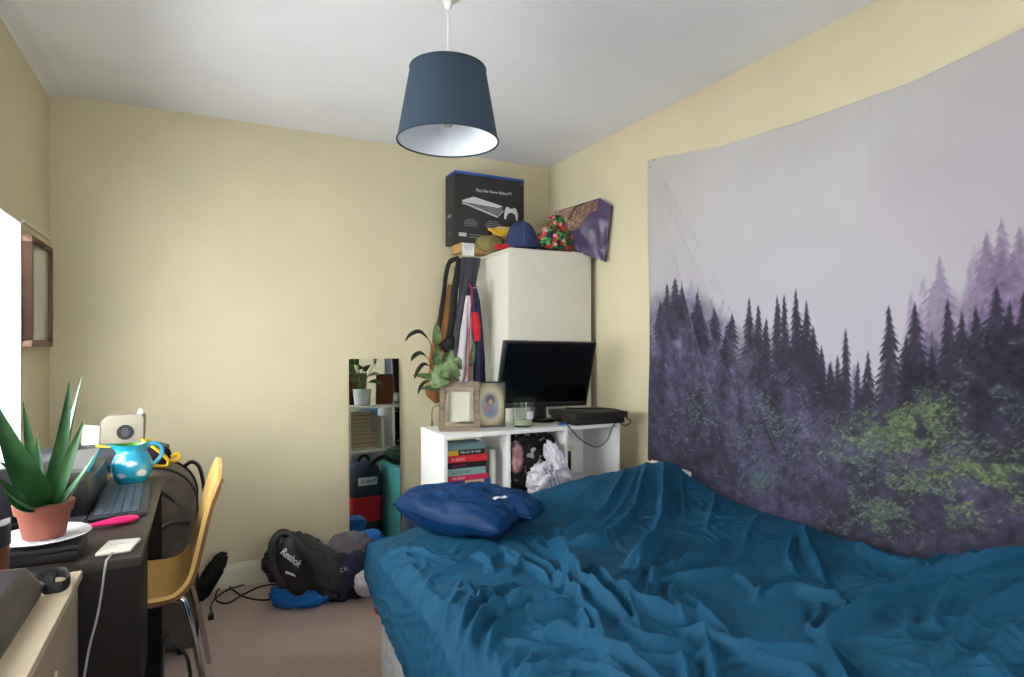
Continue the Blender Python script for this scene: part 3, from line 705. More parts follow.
q = P(497, 232, y=3.0)
tag(G().grid(lambda s, t: (P(491, 230, y=3.1).x+.11*s, 3.145-.05*t, WT+.105-.02*(1-abs(2*s-1)**2)*t+.016*(1-t)), 16, 8, .012).make('yellow_pouch', m_yel), 'flat yellow pouch lying beside the cap on the wardrobe', 'pouch')
m_olv = mat('olive_wool', (132, 122, 74), .95, var=.15, vs_=40, bump=.4, bs=80)
tag(G().blob((P(490, 240, y=3.16).x, 3.16, WT+.046), (.082, .050, .047), .8, .10, 3, 3.3, nu=36, nv=18, zmin=WT+.001).make('olive_hat', m_olv), 'olive green woolly hat on the left of the wardrobe top', 'hat')
m_redc = mat('red_fabric', (206, 32, 48), .8, var=.1)
tag(G().blob((P(502, 248, y=3.05).x+.01, 3.04, WT+.012), (.05, .022, .014), .8, .3, 3, 6, ridged=True, nu=30, nv=14, zmin=WT+.001).make('red_cloth', m_redc), 'crumpled red cloth at the front edge of the wardrobe top', 'cloth')
# baseball cap
capc = P(522.5, 247, y=3.03); cx, cy = capc.x, 3.035
m_cap = mat('navy_cap_cotton', (44, 56, 98), .8, var=.1, bump=.25, bs=200)
cp = thing('baseball_cap', 'dark blue baseball cap on top of the wardrobe', 'cap', (cx, cy, WT))
g = G()
def capf(s, t):
    a = 2*PI*s; ph = t*PI/2; r = .096*math.cos(ph)**.75*(1-.012*abs(math.cos(3*a))**12); 
    return (cx+r*1.0*math.cos(a), cy+r*.8*math.sin(a), WT+.012+.150*math.sin(ph)*(1+.03*math.sin(3*a))-.012*(1-t)*math.cos(a)*0)
g.grid(capf, 61, 22, .003).make('crown', m_cap, cp, ang=70)
G().blob((cx, cy, WT+.163), (.007, .007, .004), nu=14, nv=8).make('button', m_cap, cp)
g = G()
for k in range(6):
    a = k*PI/3+.25; g.tube([Vector(capf(a/(2*PI), t/14))+Vector((math.cos(a), math.sin(a), .3))*.0012 for t in range(15)], .0016, 5)
g.make('seam', mat('cap_stitch', (86, 100, 140), .8), cp)
G().grid(lambda s, t: (cx+.085*math.cos(PI*.15+s*PI*.7), cy+(.06+.055*t)*math.sin(PI*.15+s*PI*.7), WT+.022-.012*t*abs(2*s-1)), 20, 6, .004).make('peak', m_cap, cp)
tag(G().grid(lambda s, t: (1.66+.21*s, 2.925+.05*t, WT+.004+.010*(1-abs(2*t-1))+.003*math.sin(s*12)), 26, 8, .006).make('black_pouch', mat('black_leather', (34, 33, 34), .4, bump=.2)), 'flat black leather pouch in front of the floral bag', 'pouch')
# floral bag with procedural flowers
m_flo = mat('floral_fabric', (20, 70, 50), .6); nt = m_flo.node_tree; bs_ = nt.nodes['Principled BSDF']
vo = nt.nodes.new('ShaderNodeTexVoronoi'); vo.inputs['Scale'].default_value = 58; tcn = nt.nodes.new('ShaderNodeTexCoord'); nt.links.new(tcn.outputs['Object'], vo.inputs['Vector'])
sp = nt.nodes.new('ShaderNodeSeparateColor'); nt.links.new(vo.outputs['Color'], sp.inputs[0])
rp = nt.nodes.new('ShaderNodeValToRGB'); rp.color_ramp.interpolation = 'CONSTANT'; els = rp.color_ramp.elements
for i, (p_, c_) in enumerate(((0, (18, 34, 44)), (.22, (42, 128, 58)), (.45, (92, 160, 70)), (.58, (204, 28, 42)), (.78, (24, 84, 56)), (.90, (236, 150, 170)), (.96, (18, 34, 44)))):
    e_ = els[i] if i < 2 else els.new(p_); e_.position = p_; e_.color = (*lin(c_), 1)
nt.links.new(sp.outputs[0], rp.inputs[0]); nt.links.new(rp.outputs[0], bs_.inputs['Base Color'])
fb = thing('floral_bag', 'crumpled green bag with red and pink flowers on the wardrobe top', 'bag', (1.82, 2.99, WT))
G().blob((1.800, 2.985, WT+.062), (.100, .05, .072), .75, .22, 2.6, 8.1, ridged=True, nu=60, nv=34, zmin=WT+.001).make('body', m_flo, fb, ang=70)
G().blob((1.825, 3.0, WT+.135), (.062, .035, .064), .8, .25, 2.6, 4.1, ridged=True, nu=44, nv=26).make('gathered_neck', m_flo, fb, ang=70)
# purple gift bag leaning on the right wall
m_pur = mat('purple_satin', (72, 58, 92), .32, var=.12, vs_=8, bump=.3, bs=14, sheen=.3)
m_gold = mat('purple_gold_glitter', (76, 60, 92), .5, rgb2=(176, 138, 84), vs_=70, metal=.35)
gb = thing('gift_bag', 'purple satin gift bag with gold glitter leaning over the wardrobe against the wall', 'bag', (1.93, 2.85, WT))
pA, pB, pC, pD, pE = P(554, 212, y=3.02), P(600, 198, y=2.80), P(614, 206, y=2.73), P(606, 262, y=2.78), P(572, 250, y=2.98)
pC.x = min(pC.x, 2.0); pB.x = min(pB.x, 1.995); pD.x = min(pD.x, 1.99)
def bag(s, t):
    top_ = pA.lerp(pB, s*1.25) if s < .8 else pB.lerp(pC, (s-.8)/.2); bot = pE.lerp(pD, s)
    p = bot.lerp(top_, t); k = math.sin(PI*t)*math.sin(PI*s)
    n_ = Vector((-.62, -.78, 0)); f = .03*k+.012*(1-2*abs(noise.noise(Vector((s*4, t*3, 2)))))*(1-t*.6)
    return p+n_*f
g = G().grid(bag, 40, 30, .014); g.make('body', m_pur, gb, ang=75)
def bagg(s, t):
    p = Vector(bag(.02+s*.74, .98-(1-t)*(.34+.16*math.sin(s*5)))); return p+Vector((-.62, -.78, 0))*.002
G().grid(bagg, 30, 12, .001).make('glitter_panel', m_gold, gb, label='gold glitter panel', ang=75)
a, b = P(569, 219, y=2.93), P(582, 205, y=2.88)
G().tube(catmull([a+Vector((-.02, -.03, -.01)), a.lerp(b, .5)+Vector((-.03, -.04, .01)), b+Vector((-.01, -.03, 0))], 6), .004, 8).make('handle', mat('black_cord', (20, 18, 24), .6), gb)

# ------------------------------------------------------------------ clothes and straps hanging beside the wardrobe
def strip(g, pts, widths, y, depth=.03, folds=2, th=.006, nu=14, n=8, seed=0, ys=None):
    """pts in photo coordinates give the outline of a cloth hanging at distance y"""
    c3 = [P(u, v, y=(y if ys is None else ys[i])) for i, (u, v) in enumerate(pts)]
    cs = catmull(c3, n); m = len(cs)
    def wv(t):
        k = t*(len(widths)-1); i = min(int(k), len(widths)-2); return (widths[i]*(1-(k-i))+widths[i+1]*(k-i))
    def fn(s, t):
        c = cs[min(m-1, int(round(t*(m-1))))]; W_ = wv(t)*c.y/.92/FPX
        x = (s-.5)*W_; f = depth*(math.sin(s*PI*2*folds+seed+1.5*math.sin(t*4+seed))*.5+.4*noise.noise(Vector((s*3+seed, t*6, seed))))*min(1, .3+t*2)
        bulge = -depth*.6*(1-(2*s-1)**2)
        return c+Vector((x, f*.5+bulge, 0))
    return g.grid(fn, nu, m, th)
rk = thing('coat_hooks', 'small row of coat hooks on the back wall above the hanging clothes', 'coat hooks', (1.35, YB-.02, 1.66))
G().box((1.345, YB-.018, 1.675), (1.49, YB, 1.715)).make('rail', m_kraft2, rk, bevel=.003)
for k in range(4):
    x = 1.36+.037*k; G().tube([(x, YB-.018, 1.70), (x, YB-.05, 1.695), (x, YB-.06, 1.70), (x, YB-.06, 1.715)], .004, 8).make('hook', mat('dark_metal', (60, 60, 62), .35, .8), rk)
m_strap = mat('black_webbing', (48, 46, 44), .8, var=.15, bump=.4, bs=300)
m_must = mat('mustard_corduroy', (146, 96, 40), .8, rgb2=(112, 70, 28), vs_=6, bump=.3, bs=60, sheen=.2)
m_dgrey = mat('charcoal_wool', (58, 58, 68), .95, var=.2, vs_=30, bump=.4, bs=150, sheen=.2)
g = G(); strip(g, [(447, 296), (444, 320), (439, 345), (436, 368), (432, 392), (438, 402)], [6, 10, 12, 13, 14, 9], 3.40, .035, 2, .012, seed=1)
jk = thing('mustard_jacket', 'mustard brown garment hanging below the black strap', 'jacket', P(440, 400, y=3.38)); g.make('sleeve', m_must, jk, ang=80)
g = G(); strip(g, [(451, 285), (449, 310), (447, 340), (448, 372), (452, 388)], [4, 8, 10, 12, 10], 3.36, .03, 1.5, .01, seed=3); g.make('body', m_must, jk, ang=80)
g = G()
pts = catmull([P(459, 258, y=3.36), P(450, 262, y=3.34), P(446, 275, y=3.34), P(444, 292, y=3.34), P(441, 312, y=3.34), P(438, 335, y=3.34), P(437, 352, y=3.34)], 8)
g.tube(pts, .0145, 12, flat=(.22, 1), up=(0, 1, 0)); sb = thing('shoulder_bag', 'black strap and small black bag hanging on the wall left of the wardrobe', 'bag', P(455, 350, y=3.34))
g.make('strap', m_strap, sb)
g = G(); g.tube(catmull([P(459, 258, y=3.33), P(457, 275, y=3.32), P(454, 295, y=3.30), P(453, 315, y=3.30), P(449, 335, y=3.30), P(446, 350, y=3.30)], 8), lambda t: .016+.008*math.sin(PI*t), 12, flat=(.25, 1), up=(0, 1, 0)); g.make('strap', m_strap, sb)
c = P(450, 345, y=3.27); G().blob(c, (.05, .022, .045), .6, .15, 3, 2.2, tilt=(0, -.6), nu=36, nv=20).make('pouch', mat('black_nylon', (22, 22, 25), .45, bump=.3, bs=40), sb)
g = G(); strip(g, [(471, 258), (467, 285), (463, 315), (458, 345), (455, 378)], [19, 17, 15, 13, 14], 3.27, .04, 2.5, .008, nu=26, seed=5)
tag(g.make('grey_scarf', m_dgrey, ang=80), 'long charcoal scarf hanging down the left side of the wardrobe', 'scarf')
js = thing('sports_jersey', 'white, red and navy sports jersey hanging beside the wardrobe', 'jersey', P(472, 385, y=3.2))
m_jw = mat('white_jersey', (188, 180, 184), .75, var=.06, bump=.2, bs=60); m_jn = mat('navy_jersey', (28, 30, 68), .7, var=.15, bump=.2, bs=60)
g = G(); strip(g, [(469, 296), (467, 330), (464, 360), (463, 388)], [5, 12, 14, 14], 3.20, .03, 2, .006, nu=20, seed=2); g.make('white_panel', m_jw, js, ang=80)
g = G(); strip(g, [(472, 283), (476, 305), (478, 335), (478, 365), (479, 389)], [5, 9, 10, 12, 13], 3.17, .035, 2, .006, nu=22, seed=4); g.make('navy_panel', m_jn, js, ang=80)
g = G(); g.tube(catmull([P(469, 284, y=3.14), P(472, 292, y=3.13), P(470, 320, y=3.12), P(469, 350, y=3.12), P(468, 388, y=3.12)], 8), .006, 8, flat=(.5, 1)); g.make('red_piping', m_redc, js)
g = G(); strip(g, [(475, 312), (476, 325), (477, 341)], [5, 9, 5], 3.125, .01, 1, .004, nu=10, seed=0); g.make('red_patch', m_redc, js)
g = G(); g.tube([P(473, 288, y=3.15), P(478, 287, y=3.13), P(480, 290, y=3.13)], .004, 8); g.make('grey_piping', mat('pale_grey_trim', (160, 162, 168), .6), js)

# ------------------------------------------------------------------ cube shelf unit
SX0, SX1, SY0, SY1, SZ = .9225, 1.842, 2.446, 2.752, .855
m_shelf = mat('white_laminate', (236, 235, 232), .35, var=.02, spec=.5)
su = thing('shelf_unit', 'white open cube shelf unit standing behind the head of the bed', 'shelf unit', ((SX0+SX1)/2, 2.6, 0))
t_ = .016; D1, D2 = 1.224, 1.525
zs_ = [.02, .275, .545]
G().box((SX0, SY0, 0), (SX0+t_, SY1, SZ-t_)).make('side_panel', m_shelf, su, bevel=.001)
G().box((SX1-t_, SY0, 0), (SX1, SY1, SZ-t_)).make('side_panel', m_shelf, su, bevel=.001)
G().box((SX0, SY0-.002, SZ-t_), (SX1, SY1, SZ)).make('top_panel', m_shelf, su, bevel=.001)
for z in zs_:
    for a, b in ((SX0+t_, D1), (D1+t_, D2), (D2+t_, SX1-t_)):
        G().box((a, SY0, z), (b, SY1, z+t_)).make('shelf', m_shelf, su, bevel=.001)
for x in (D1, D2): G().box((x, SY0, 0), (x+t_, SY1, SZ-t_)).make('divider', m_shelf, su, bevel=.001)
G().box((D2+t_, SY1-.004, zs_[2]+t_), (SX1-t_, SY1, SZ-t_)).make('back_panel', m_shelf, su)
SB = zs_[2]+t_
# books lying flat in the left cube
m_page = mat('book_pages', (214, 200, 168), .9, var=.06, vs_=8, stretch=(1, 1, 40))
def matp(n, c): return mat('cover_'+n, c, .5, var=.04)
books = [  # thickness, cover, spine block, block range, name, words, text colour
 (.024, (150, 118, 84), None, None, 'brown paperback at the bottom of the stack', '', None),
 (.027, (186, 168, 60), (226, 196, 150), (.36, 1), 'yellow and cream paperback second from the bottom', 'PRIMO', (90, 60, 30)),
 (.028, (34, 62, 132), (222, 200, 150), (.40, .84), 'dark blue paperback with a cream spine panel', 'History', (90, 60, 30)),
 (.021, (212, 38, 84), None, None, 'bright pink paperback with white lettering', 'THE SECRET', (240, 220, 225)),
 (.027, (134, 172, 168), None, None, 'pale teal paperback in the middle of the stack', 'A LONG WAY', (70, 90, 90)),
 (.025, (30, 26, 32), None, None, 'black paperback with magenta lettering', 'Night & Day', (170, 40, 90)),
 (.025, (206, 34, 46), None, None, 'red paperback with white lettering near the top', 'A. GULAG', (240, 200, 205)),
 (.022, (24, 24, 28), (214, 176, 44), (.0, .30), 'black paperback with a yellow spine block', 'THE ART OF WAR', (200, 200, 200)),
 (.022, (98, 130, 132), None, None, 'grey teal book on top of the stack', '', None)]
z = SB+.001; rb = random.Random(5); bxx = SX0+t_+.006
for i, (th, c, blk, rg, nm, words, tc_) in enumerate(books):
    th *= 1.10
    W_ = .178+rb.uniform(-.012, .014)+(.006 if i > 5 else .014 if i < 5 else 0); x0 = bxx+rb.uniform(0, .006); y0 = SY0+.020+rb.uniform(-.004, .008); L_ = .118+rb.uniform(-.01, .012)
    b = thing('book', nm, 'book', (x0+W_/2, y0+L_/2, z), group='paperbacks stacked in the left cube')
    mc = matp('%d' % i, c)
    G().box((x0+.003, y0+.003, z+.0015), (x0+W_-.003, y0+L_-.003+.01, z+th-.0025)).make('pages', m_page, b)
    g = G(); g.box((x0, y0, z), (x0+W_, y0+.0025, z+th-.0008)); g.box((x0, y0+.0025, z), (x0+W_, y0+L_+.008, z+.0012)); g.box((x0, y0+.0025, z+th-.002), (x0+W_, y0+L_+.008, z+th-.0008)); g.make('cover', mc, b)
    if blk: G().box((x0+W_*rg[0], y0-.0006, z+.001), (x0+W_*rg[1], y0, z+th-.0018)).make('spine_panel', matp('b%d' % i, blk), b)
    if words:
        M = frameM((x0+(.42 if blk and rg[0] > 0 else .34 if blk else .10)*W_, y0-.0009, z+th*.28), (1, 0, 0), (0, 0, 1))
        text(words, th*.62, matp('t%d' % i, tc_), b, M, sx=.8, ext=.0003)
    z += th+.0003
fo = thing('folder', 'pale grey folder standing upright beside the stacked books', 'folder', (1.15, 2.6, SB))
G().box((1.152, SY0+.03, SB), (1.160, SY1-.03, SB+.215), ).make('cover', mat('pale_grey_card', (178, 184, 176), .6), fo, bevel=.001)
G().box((1.161, SY0+.034, SB), (1.174, SY1-.034, SB+.21)).make('sheets', mat('paper_sheets', (214, 212, 200), .8), fo)
G().box((1.175, SY0+.03, SB), (1.180, SY1-.03, SB+.215)).make('cover', mat('pale_grey_card', (178, 184, 176), .6), fo, bevel=.001)
# clothes stuffed in the middle cube
m_bw = mat('black_white_print', (9, 9, 11), .8, rgb2=(176, 174, 180), vs_=24)
m_blks = mat('black_jersey_cloth', (16, 16, 18), .8, var=.2, bump=.3)
mid = (D1+t_+D2)/2
m_bwr = [n for n in m_bw.node_tree.nodes if n.type == 'VALTORGB'][0]; m_bwr.color_ramp.elements[0].position = .56; m_bwr.color_ramp.elements[1].position = .60
tag(G().blob((mid-.002, 2.60, SB+.130), (.131, .12, .128), .40, .07, 3, 2.6, ridged=True, nu=60, nv=40, zmin=SB+.001).make('patterned_clothes', m_bw, ang=75), 'bundle of black and white patterned clothes stuffed in the middle cube', 'clothes')
tag(G().blob((mid-.105, 2.47, SB+.165), (.025, .03, .055), .8, .35, 3, 5.6, ridged=True, nu=34, nv=24).make('pink_cloth', mat('dusty_pink_cloth', (190, 140, 142), .8, rgb2=(70, 50, 56), vs_=20), ang=75), 'dusty pink cloth at the left of the middle cube', 'cloth')
wt = thing('striped_shirt', 'rumpled white shirt with blue stripes hanging out of the middle cube', 'shirt', (mid+.03, 2.44, SB))
m_shirt = mat('white_lilac_cotton', (220, 214, 222), .8, var=.08, bump=.2, bs=30)
G().blob((mid+.035, 2.44, SB+.055), (.070, .05, .060), .8, .42, 2.6, 1.6, ridged=True, nu=60, nv=40, zmin=SB+.001, rot=.2).make('body', m_shirt, wt, ang=75)
G().blob((mid+.098, 2.44, SB+.120), (.030, .04, .095), .8, .38, 2.6, 7.6, ridged=True, nu=44, nv=34, tilt=(0, -.45)).make('sleeve', m_shirt, wt, ang=75)
for k in range(3):
    x = mid+.005+.022*k; G().tube(catmull([(x-.012, 2.395, SB+.13-.01*k), (x+.012, 2.388, SB+.09), (x+.03, 2.385, SB+.035), (x+.034, 2.39, SB+.01)], 5), .0045, 8, flat=(.4, 1)).make('stripe', mat('blue_stripe', (44, 84, 150), .7), wt, label='blue stripe')
tag(G().tube(catmull([(mid-.06, 2.435, SB+.10), (mid-.02, 2.43, SB+.105), (mid+.02, 2.43, SB+.13), (mid+.05, 2.43, SB+.165)], 6), .005, 8).make('coat_hanger', mat('grey_white_plastic', (190, 192, 196), .4)), 'pale coat hanger arm lying over the patterned clothes', 'hanger')
b = thing('notebook', 'black notebook standing at the left end of the right cube', 'notebook', (D2+.03, 2.5, SB))
G().box((D2+t_+.002, SY0+.01, SB), (D2+t_+.026, SY0+.16, SB+.175)).make('cover', m_blks, b, bevel=.002)
G().box((D2+t_+.002, SY0+.012, SB+.176), (D2+t_+.040, SY0+.10, SB+.196)).make('paper_pad', m_page, b)

# ------------------------------------------------------------------ things on the shelf unit
def pframe(nm, lab, c, W_, H_, bw_, th, rotz, lean, mfr, mpic, inner=None, layers=True):
    M0 = Matrix.Translation(c) @ Matrix.Rotation(rotz, 4, 'Z') @ Matrix.Rotation(-lean, 4, 'X')
    t = thing(nm, lab, 'picture frame', c)
    g = G()
    for (a, b) in (((-W_/2, 0, 0), (W_/2, th, bw_)), ((-W_/2, 0, H_-bw_), (W_/2, th, H_)), ((-W_/2, 0, bw_), (-W_/2+bw_, th, H_-bw_)), ((W_/2-bw_, 0, bw_), (W_/2, th, H_-bw_))): g.box(a, b, M0)
    g.make('frame', mfr, t, bevel=.003)
    if inner:
        g = G(); i0 = bw_*.98; i1 = bw_+inner[0]
        for (a, b) in (((-W_/2+i0, -.002, i0), (W_/2-i0, th*.6, i1)), ((-W_/2+i0, -.002, H_-i1), (W_/2-i0, th*.6, H_-i0)), ((-W_/2+i0, -.002, i1), (-W_/2+i1, th*.6, H_-i1)), ((W_/2-i1, -.002, i1), (W_/2-i0, th*.6, H_-i1))): g.box(a, b, M0)
        g.make('inner_moulding', inner[1], t, bevel=.002)
    k = bw_*.95
    G().box((-W_/2+k, th*.55, k), (W_/2-k, th*.62, H_-k), M0).make('picture', mpic, t)
    G().box((-W_/2+k, th*.7, k), (W_/2-k, th*.9, H_-k), M0).make('backing', mat('brown_backing_board', (120, 70, 48), .8), t)
    G().box((-.02, th*.9, H_*.25), (.02, th*.9+.003, H_*.7), M0 @ Matrix.Translation((0, 0, 0))).make('strut', mat('brown_backing_board', (120, 70, 48), .8), t)
    return t, M0
m_dist = mat('weathered_grey_wood', (104, 90, 74), .75, rgb2=(146, 130, 110), vs_=14, stretch=(1, 1, 6), bump=.3, bs=60)
m_dist2 = mat('weathered_light_wood', (136, 120, 100), .75, rgb2=(166, 150, 130), vs_=14, bump=.2)
m_blank = mat('blank_cream_mount', (190, 190, 168), .3, var=.03, coat=.3)
c0 = P(459.5, 431.5, z=SZ+.001); 
pframe('photo_frame', 'weathered wooden photo frame with an empty cream mount', (c0.x, c0.y, SZ+.001), .178, .222, .026, .018, math.radians(-22), .10, m_dist, m_blank, (.018, m_dist2))
# blurred oval portrait
m_por = bpy.data.materials.new('blurred_portrait'); m_por.use_nodes = True; nt = m_por.node_tree; bs_ = nt.nodes['Principled BSDF']; bs_.inputs['Roughness'].default_value = .35
tcn = nt.nodes.new('ShaderNodeTexCoord'); c1 = P(492, 427, z=SZ+.001); M1 = Matrix.Translation((c1.x, c1.y+.02, SZ+.001))
def radial(cx_, cz_, rx, rz):
    mp_ = nt.nodes.new('ShaderNodeMapping'); mp_.vector_type = 'TEXTURE'; mp_.inputs['Location'].default_value = (cx_, 0, cz_); mp_.inputs['Scale'].default_value = (rx, 5, rz)
    nt.links.new(tcn.outputs['Object'], mp_.inputs[0]); gr = nt.nodes.new('ShaderNodeTexGradient'); gr.gradient_type = 'SPHERICAL'; nt.links.new(mp_.outputs[0], gr.inputs[0]); return gr
def ramp_(gr, els_):
    r = nt.nodes.new('ShaderNodeValToRGB'); e = r.color_ramp.elements
    for i, (p_, c_) in enumerate(els_):
        q = e[i] if i < 2 else e.new(p_); q.position = p_; q.color = (*lin(c_), 1)
    nt.links.new(gr.outputs[0], r.inputs[0]); return r
def over(A, Bc, gr, p0, p1):
    r = nt.nodes.new('ShaderNodeValToRGB'); r.color_ramp.elements[0].position = p0; r.color_ramp.elements[1].position = p1; nt.links.new(gr.outputs[0], r.inputs[0])
    mx = nt.nodes.new('ShaderNodeMixRGB'); nt.links.new(r.outputs[0], mx.inputs[0]); nt.links.new(A, mx.inputs[1]); mx.inputs[2].default_value = (*lin(Bc), 1); return mx.outputs[0]
a_ = ramp_(radial(0, .10, .085, .13), ((0, (70, 64, 54)), (.12, (92, 84, 66)), (.3, (176, 160, 112)), (.45, (200, 190, 150)), (.6, (150, 158, 164)))).outputs[0]
a_ = over(a_, (92, 66, 58), radial(0, .125, .03, .035), .1, .5); a_ = over(a_, (120, 134, 158), radial(0, .07, .04, .04), .1, .6); a_ = over(a_, (188, 110, 86), radial(-.02, .085, .016, .02), .1, .6); a_ = over(a_, (196, 152, 128), radial(.002, .115, .014, .018), .1, .6)
nt.links.new(a_, bs_.inputs['Base Color'])
pframe('photo_frame', 'thin dark photo frame with a blurred oval portrait leaning behind the wooden one', (c1.x, c1.y+.005, SZ+.001), .135, .212, .006, .010, math.radians(-14), .08, mat('dark_frame_wood', (52, 46, 42), .5), m_por)
# candle glass
cg = Vector((P(523, 425, y=2.545).x, 2.545, SZ))
cj = thing('candle_jar', 'clear glass candle jar with a small label in front of the monitor', 'candle jar', (cg.x, cg.y, SZ))
m_cg = mat('clear_glass', (236, 244, 240), .02, trans=1, ior=1.45, var=0)
G().lathe([(.001, .001), (.042, .001), (.046, .004), (.051, .112), (.0485, .112), (.043, .010), (.001, .009)], (cg.x, cg.y, SZ), 36, cap=False).make('glass', m_cg, cj)
G().lathe([(.001, .0105), (.0425, .0105), (.0438, .036), (.001, .034)], (cg.x, cg.y, SZ), 30, cap=False).make('wax', mat('pale_wax', (206, 206, 170), .5, sub=.2), cj)
G().grid(lambda s, t: (cg.x+.0508*math.cos(-PI*.55+s*.9), cg.y+.0508*math.sin(-PI*.55+s*.9), SZ+.040+.036*t), 12, 3, .0005).make('label', mat('white_label', (226, 226, 230), .6), cj)
# monitor, facing the camera side, leaning forward
MB0 = P(497, 409, y=2.655); MB1 = P(586, 405.5, y=2.655); MT0 = P(503.2, 340.8, y=2.572); MT1 = P(598.4, 343, y=2.572)
mo = thing('monitor', 'black flat screen monitor tilted forward on the white shelf unit', 'monitor', (1.49, 2.60, SZ))
up = ((MT0+MT1)/2-(MB0+MB1)/2); upl = up.length; up.normalize(); xr = (MB1-MB0).normalized(); wm = (MB1-MB0).length; nb = xr.cross(up)
MM = Matrix(((xr.x, up.x, -nb.x, MB0.x), (xr.y, up.y, -nb.y, MB0.y), (xr.z, up.z, -nb.z, MB0.z), (0, 0, 0, 1)))   # local: x right, y up, z away from viewer
m_bez = mat('black_bezel', (20, 20, 22), .3); m_scr = mat('black_screen', (5, 5, 6), .12, var=0, coat=.2)
G().box((-.003, 0, 0), (wm+.003, upl, .028), MM).make('housing', m_bez, mo, bevel=.003)
G().box((.010, .028, -.0012), (wm-.010, upl-.010, -.0002), MM).make('screen', m_scr, mo)
G().box((.0, .020, -.002), (wm, .0225, -.0002), MM).make('bezel_strip', mat('grey_plastic', (74, 74, 78), .35), mo)
G().box((.12, .06, .0282), (wm-.12, upl-.06, .05), MM).make('rear_cover', m_bez, mo, bevel=.01)
cst = MM @ Vector((wm*.5, -.01, .03))
G().box((cst.x-.03, cst.y-.012, SZ+.015), (cst.x+.03, cst.y+.012, cst.z+.05)).make('neck', m_bez, mo, bevel=.004)
G().lathe([(.001, 0), (.088, 0), (.092, .006), (.085, .014), (.03, .018), (.001, .018)], (cst.x+.01, cst.y+.0, SZ+.0005), 40, Matrix.Diagonal((.75, .8, 1)).to_3x3(), cap=False).make('foot', m_bez, mo)
# black two tier console with cable
m_con = mat('matt_black_plastic', (30, 29, 29), .45, var=.05)
gc = thing('games_console', 'slim black games console with a red light at the right end of the shelf unit', 'games console', (1.73, 2.5, SZ))
M = Matrix.Translation((1.730, 2.53, SZ)) @ Matrix.Rotation(math.radians(-2), 4, 'Z')
G().box((-.14, -.085, .001), (.14, .16, .028), M).make('lower_shell', m_con, gc, bevel=.003)
G().box((-.155, -.10, .0295), (.15, .16, .060), M).make('upper_shell', m_con, gc, bevel=.004)
G().box((-.145, -.09, .0282), (.145, .15, .0293), M).make('gap_strip', m_bez, gc)
q = M @ Vector((-.07, -.0, .0605)); G().lathe([(.008, 0), (.008, .0008)], q, 16).make('red_light', mat('red_plastic', (226, 20, 44), .4), gc, label='red spot')
m_cab = mat('black_cable', (24, 22, 22), .5)
def cable(nm, lab, pts, r, m=m_cab, cat='cable', n=8):
    o = G().tube(catmull(pts, n), r, 8).make(nm, m); tag(o, lab, cat); return o
yf = SY0-.012
cable('loose_cable', 'thin black cable drooping across the right cube of the shelf unit', [P(562, 418, y=2.46)+Vector((0, 0, .006)), P(570, 428, y=yf), P(583, 441, y=yf), P(597, 447, y=yf), P(607, 440, y=yf), P(612, 428, y=yf), (1.80, yf-.004, SZ+.004)], .0028)
cable('console_cable', 'black power lead curling round the right end of the console', [(1.64, 2.62, SZ+.068), (1.74, 2.52, SZ+.068), (1.83, 2.45, SZ+.066), (1.87, 2.42, SZ+.025), (1.89, 2.42, SZ+.005), (1.86, 2.43, SZ-.012), (1.83, 2.425, SZ+.004)], .0035)
q = P(565, 424, z=SZ+.005); tag(G().box((q.x-.03, q.y, SZ+.0005), (q.x+.012, q.y+.014, SZ+.010)).make('blue_lighter', mat('blue_plastic', (30, 92, 190), .4), bevel=.003), 'small blue lighter lying in front of the monitor stand', 'lighter')
# potted plant behind the frames
pcx, pcy = 1.045, 2.655
pp = thing('potted_plant', 'leafy green houseplant in a pale pot behind the photo frames', 'plant', (pcx, pcy, SZ))
m_pot = mat('pale_grey_ceramic', (186, 192, 192), .5, var=.06, bump=.1, bs=30)
G().lathe([(.001, .001), (.046, .001), (.052, .006), (.062, .105), (.064, .112), (.058, .112), (.054, .100), (.001, .098)], (pcx, pcy, SZ), 40, cap=False).make('pot', m_pot, pp)
G().lathe([(.001, .092), (.054, .0985)], (pcx, pcy, SZ), 30, cap=False).make('soil', mat('dark_soil', (60, 46, 34), .95, var=.4, vs_=80), pp)
m_leaf = mat('variegated_leaf', (44, 74, 40), .45, rgb2=(122, 140, 92), vs_=34, spec=.4); m_leafd = mat('dark_leaf', (44, 56, 36), .5, var=.25, vs_=20)
def leaf(tip, basep, wid, droop, nrm=(0, -1, .4), m=m_leaf, fold=.25, n=14, stem=None):
    tip = Vector(tip); b = Vector(basep); ax = tip-b; L_ = ax.length; t_ = ax.normalized(); N_ = Vector(nrm); N_ = (N_-t_*N_.dot(t_)).normalized(); S_ = t_.cross(N_)
    def fn(s, t):
        w_ = wid*math.sin(PI*min(1, t**.75))**.8*(1-.15*t) if 0 < t < 1 else .0004
        x = 2*s-1; return b+ax*t+S_*x*w_/2+N_*(droop*L_*math.sin(PI*t)+abs(x)*w_*fold*.5)
    g = G().grid(fn, 9, n, .0012)
    if stem is not None: g.tube(catmull([stem, (Vector(stem)+b)/2+Vector((0, 0, .02)), b], 5), .0022, 6)
    return g.make('leaf', m, pp, ang=80)
st0 = (pcx, pcy, SZ+.10)
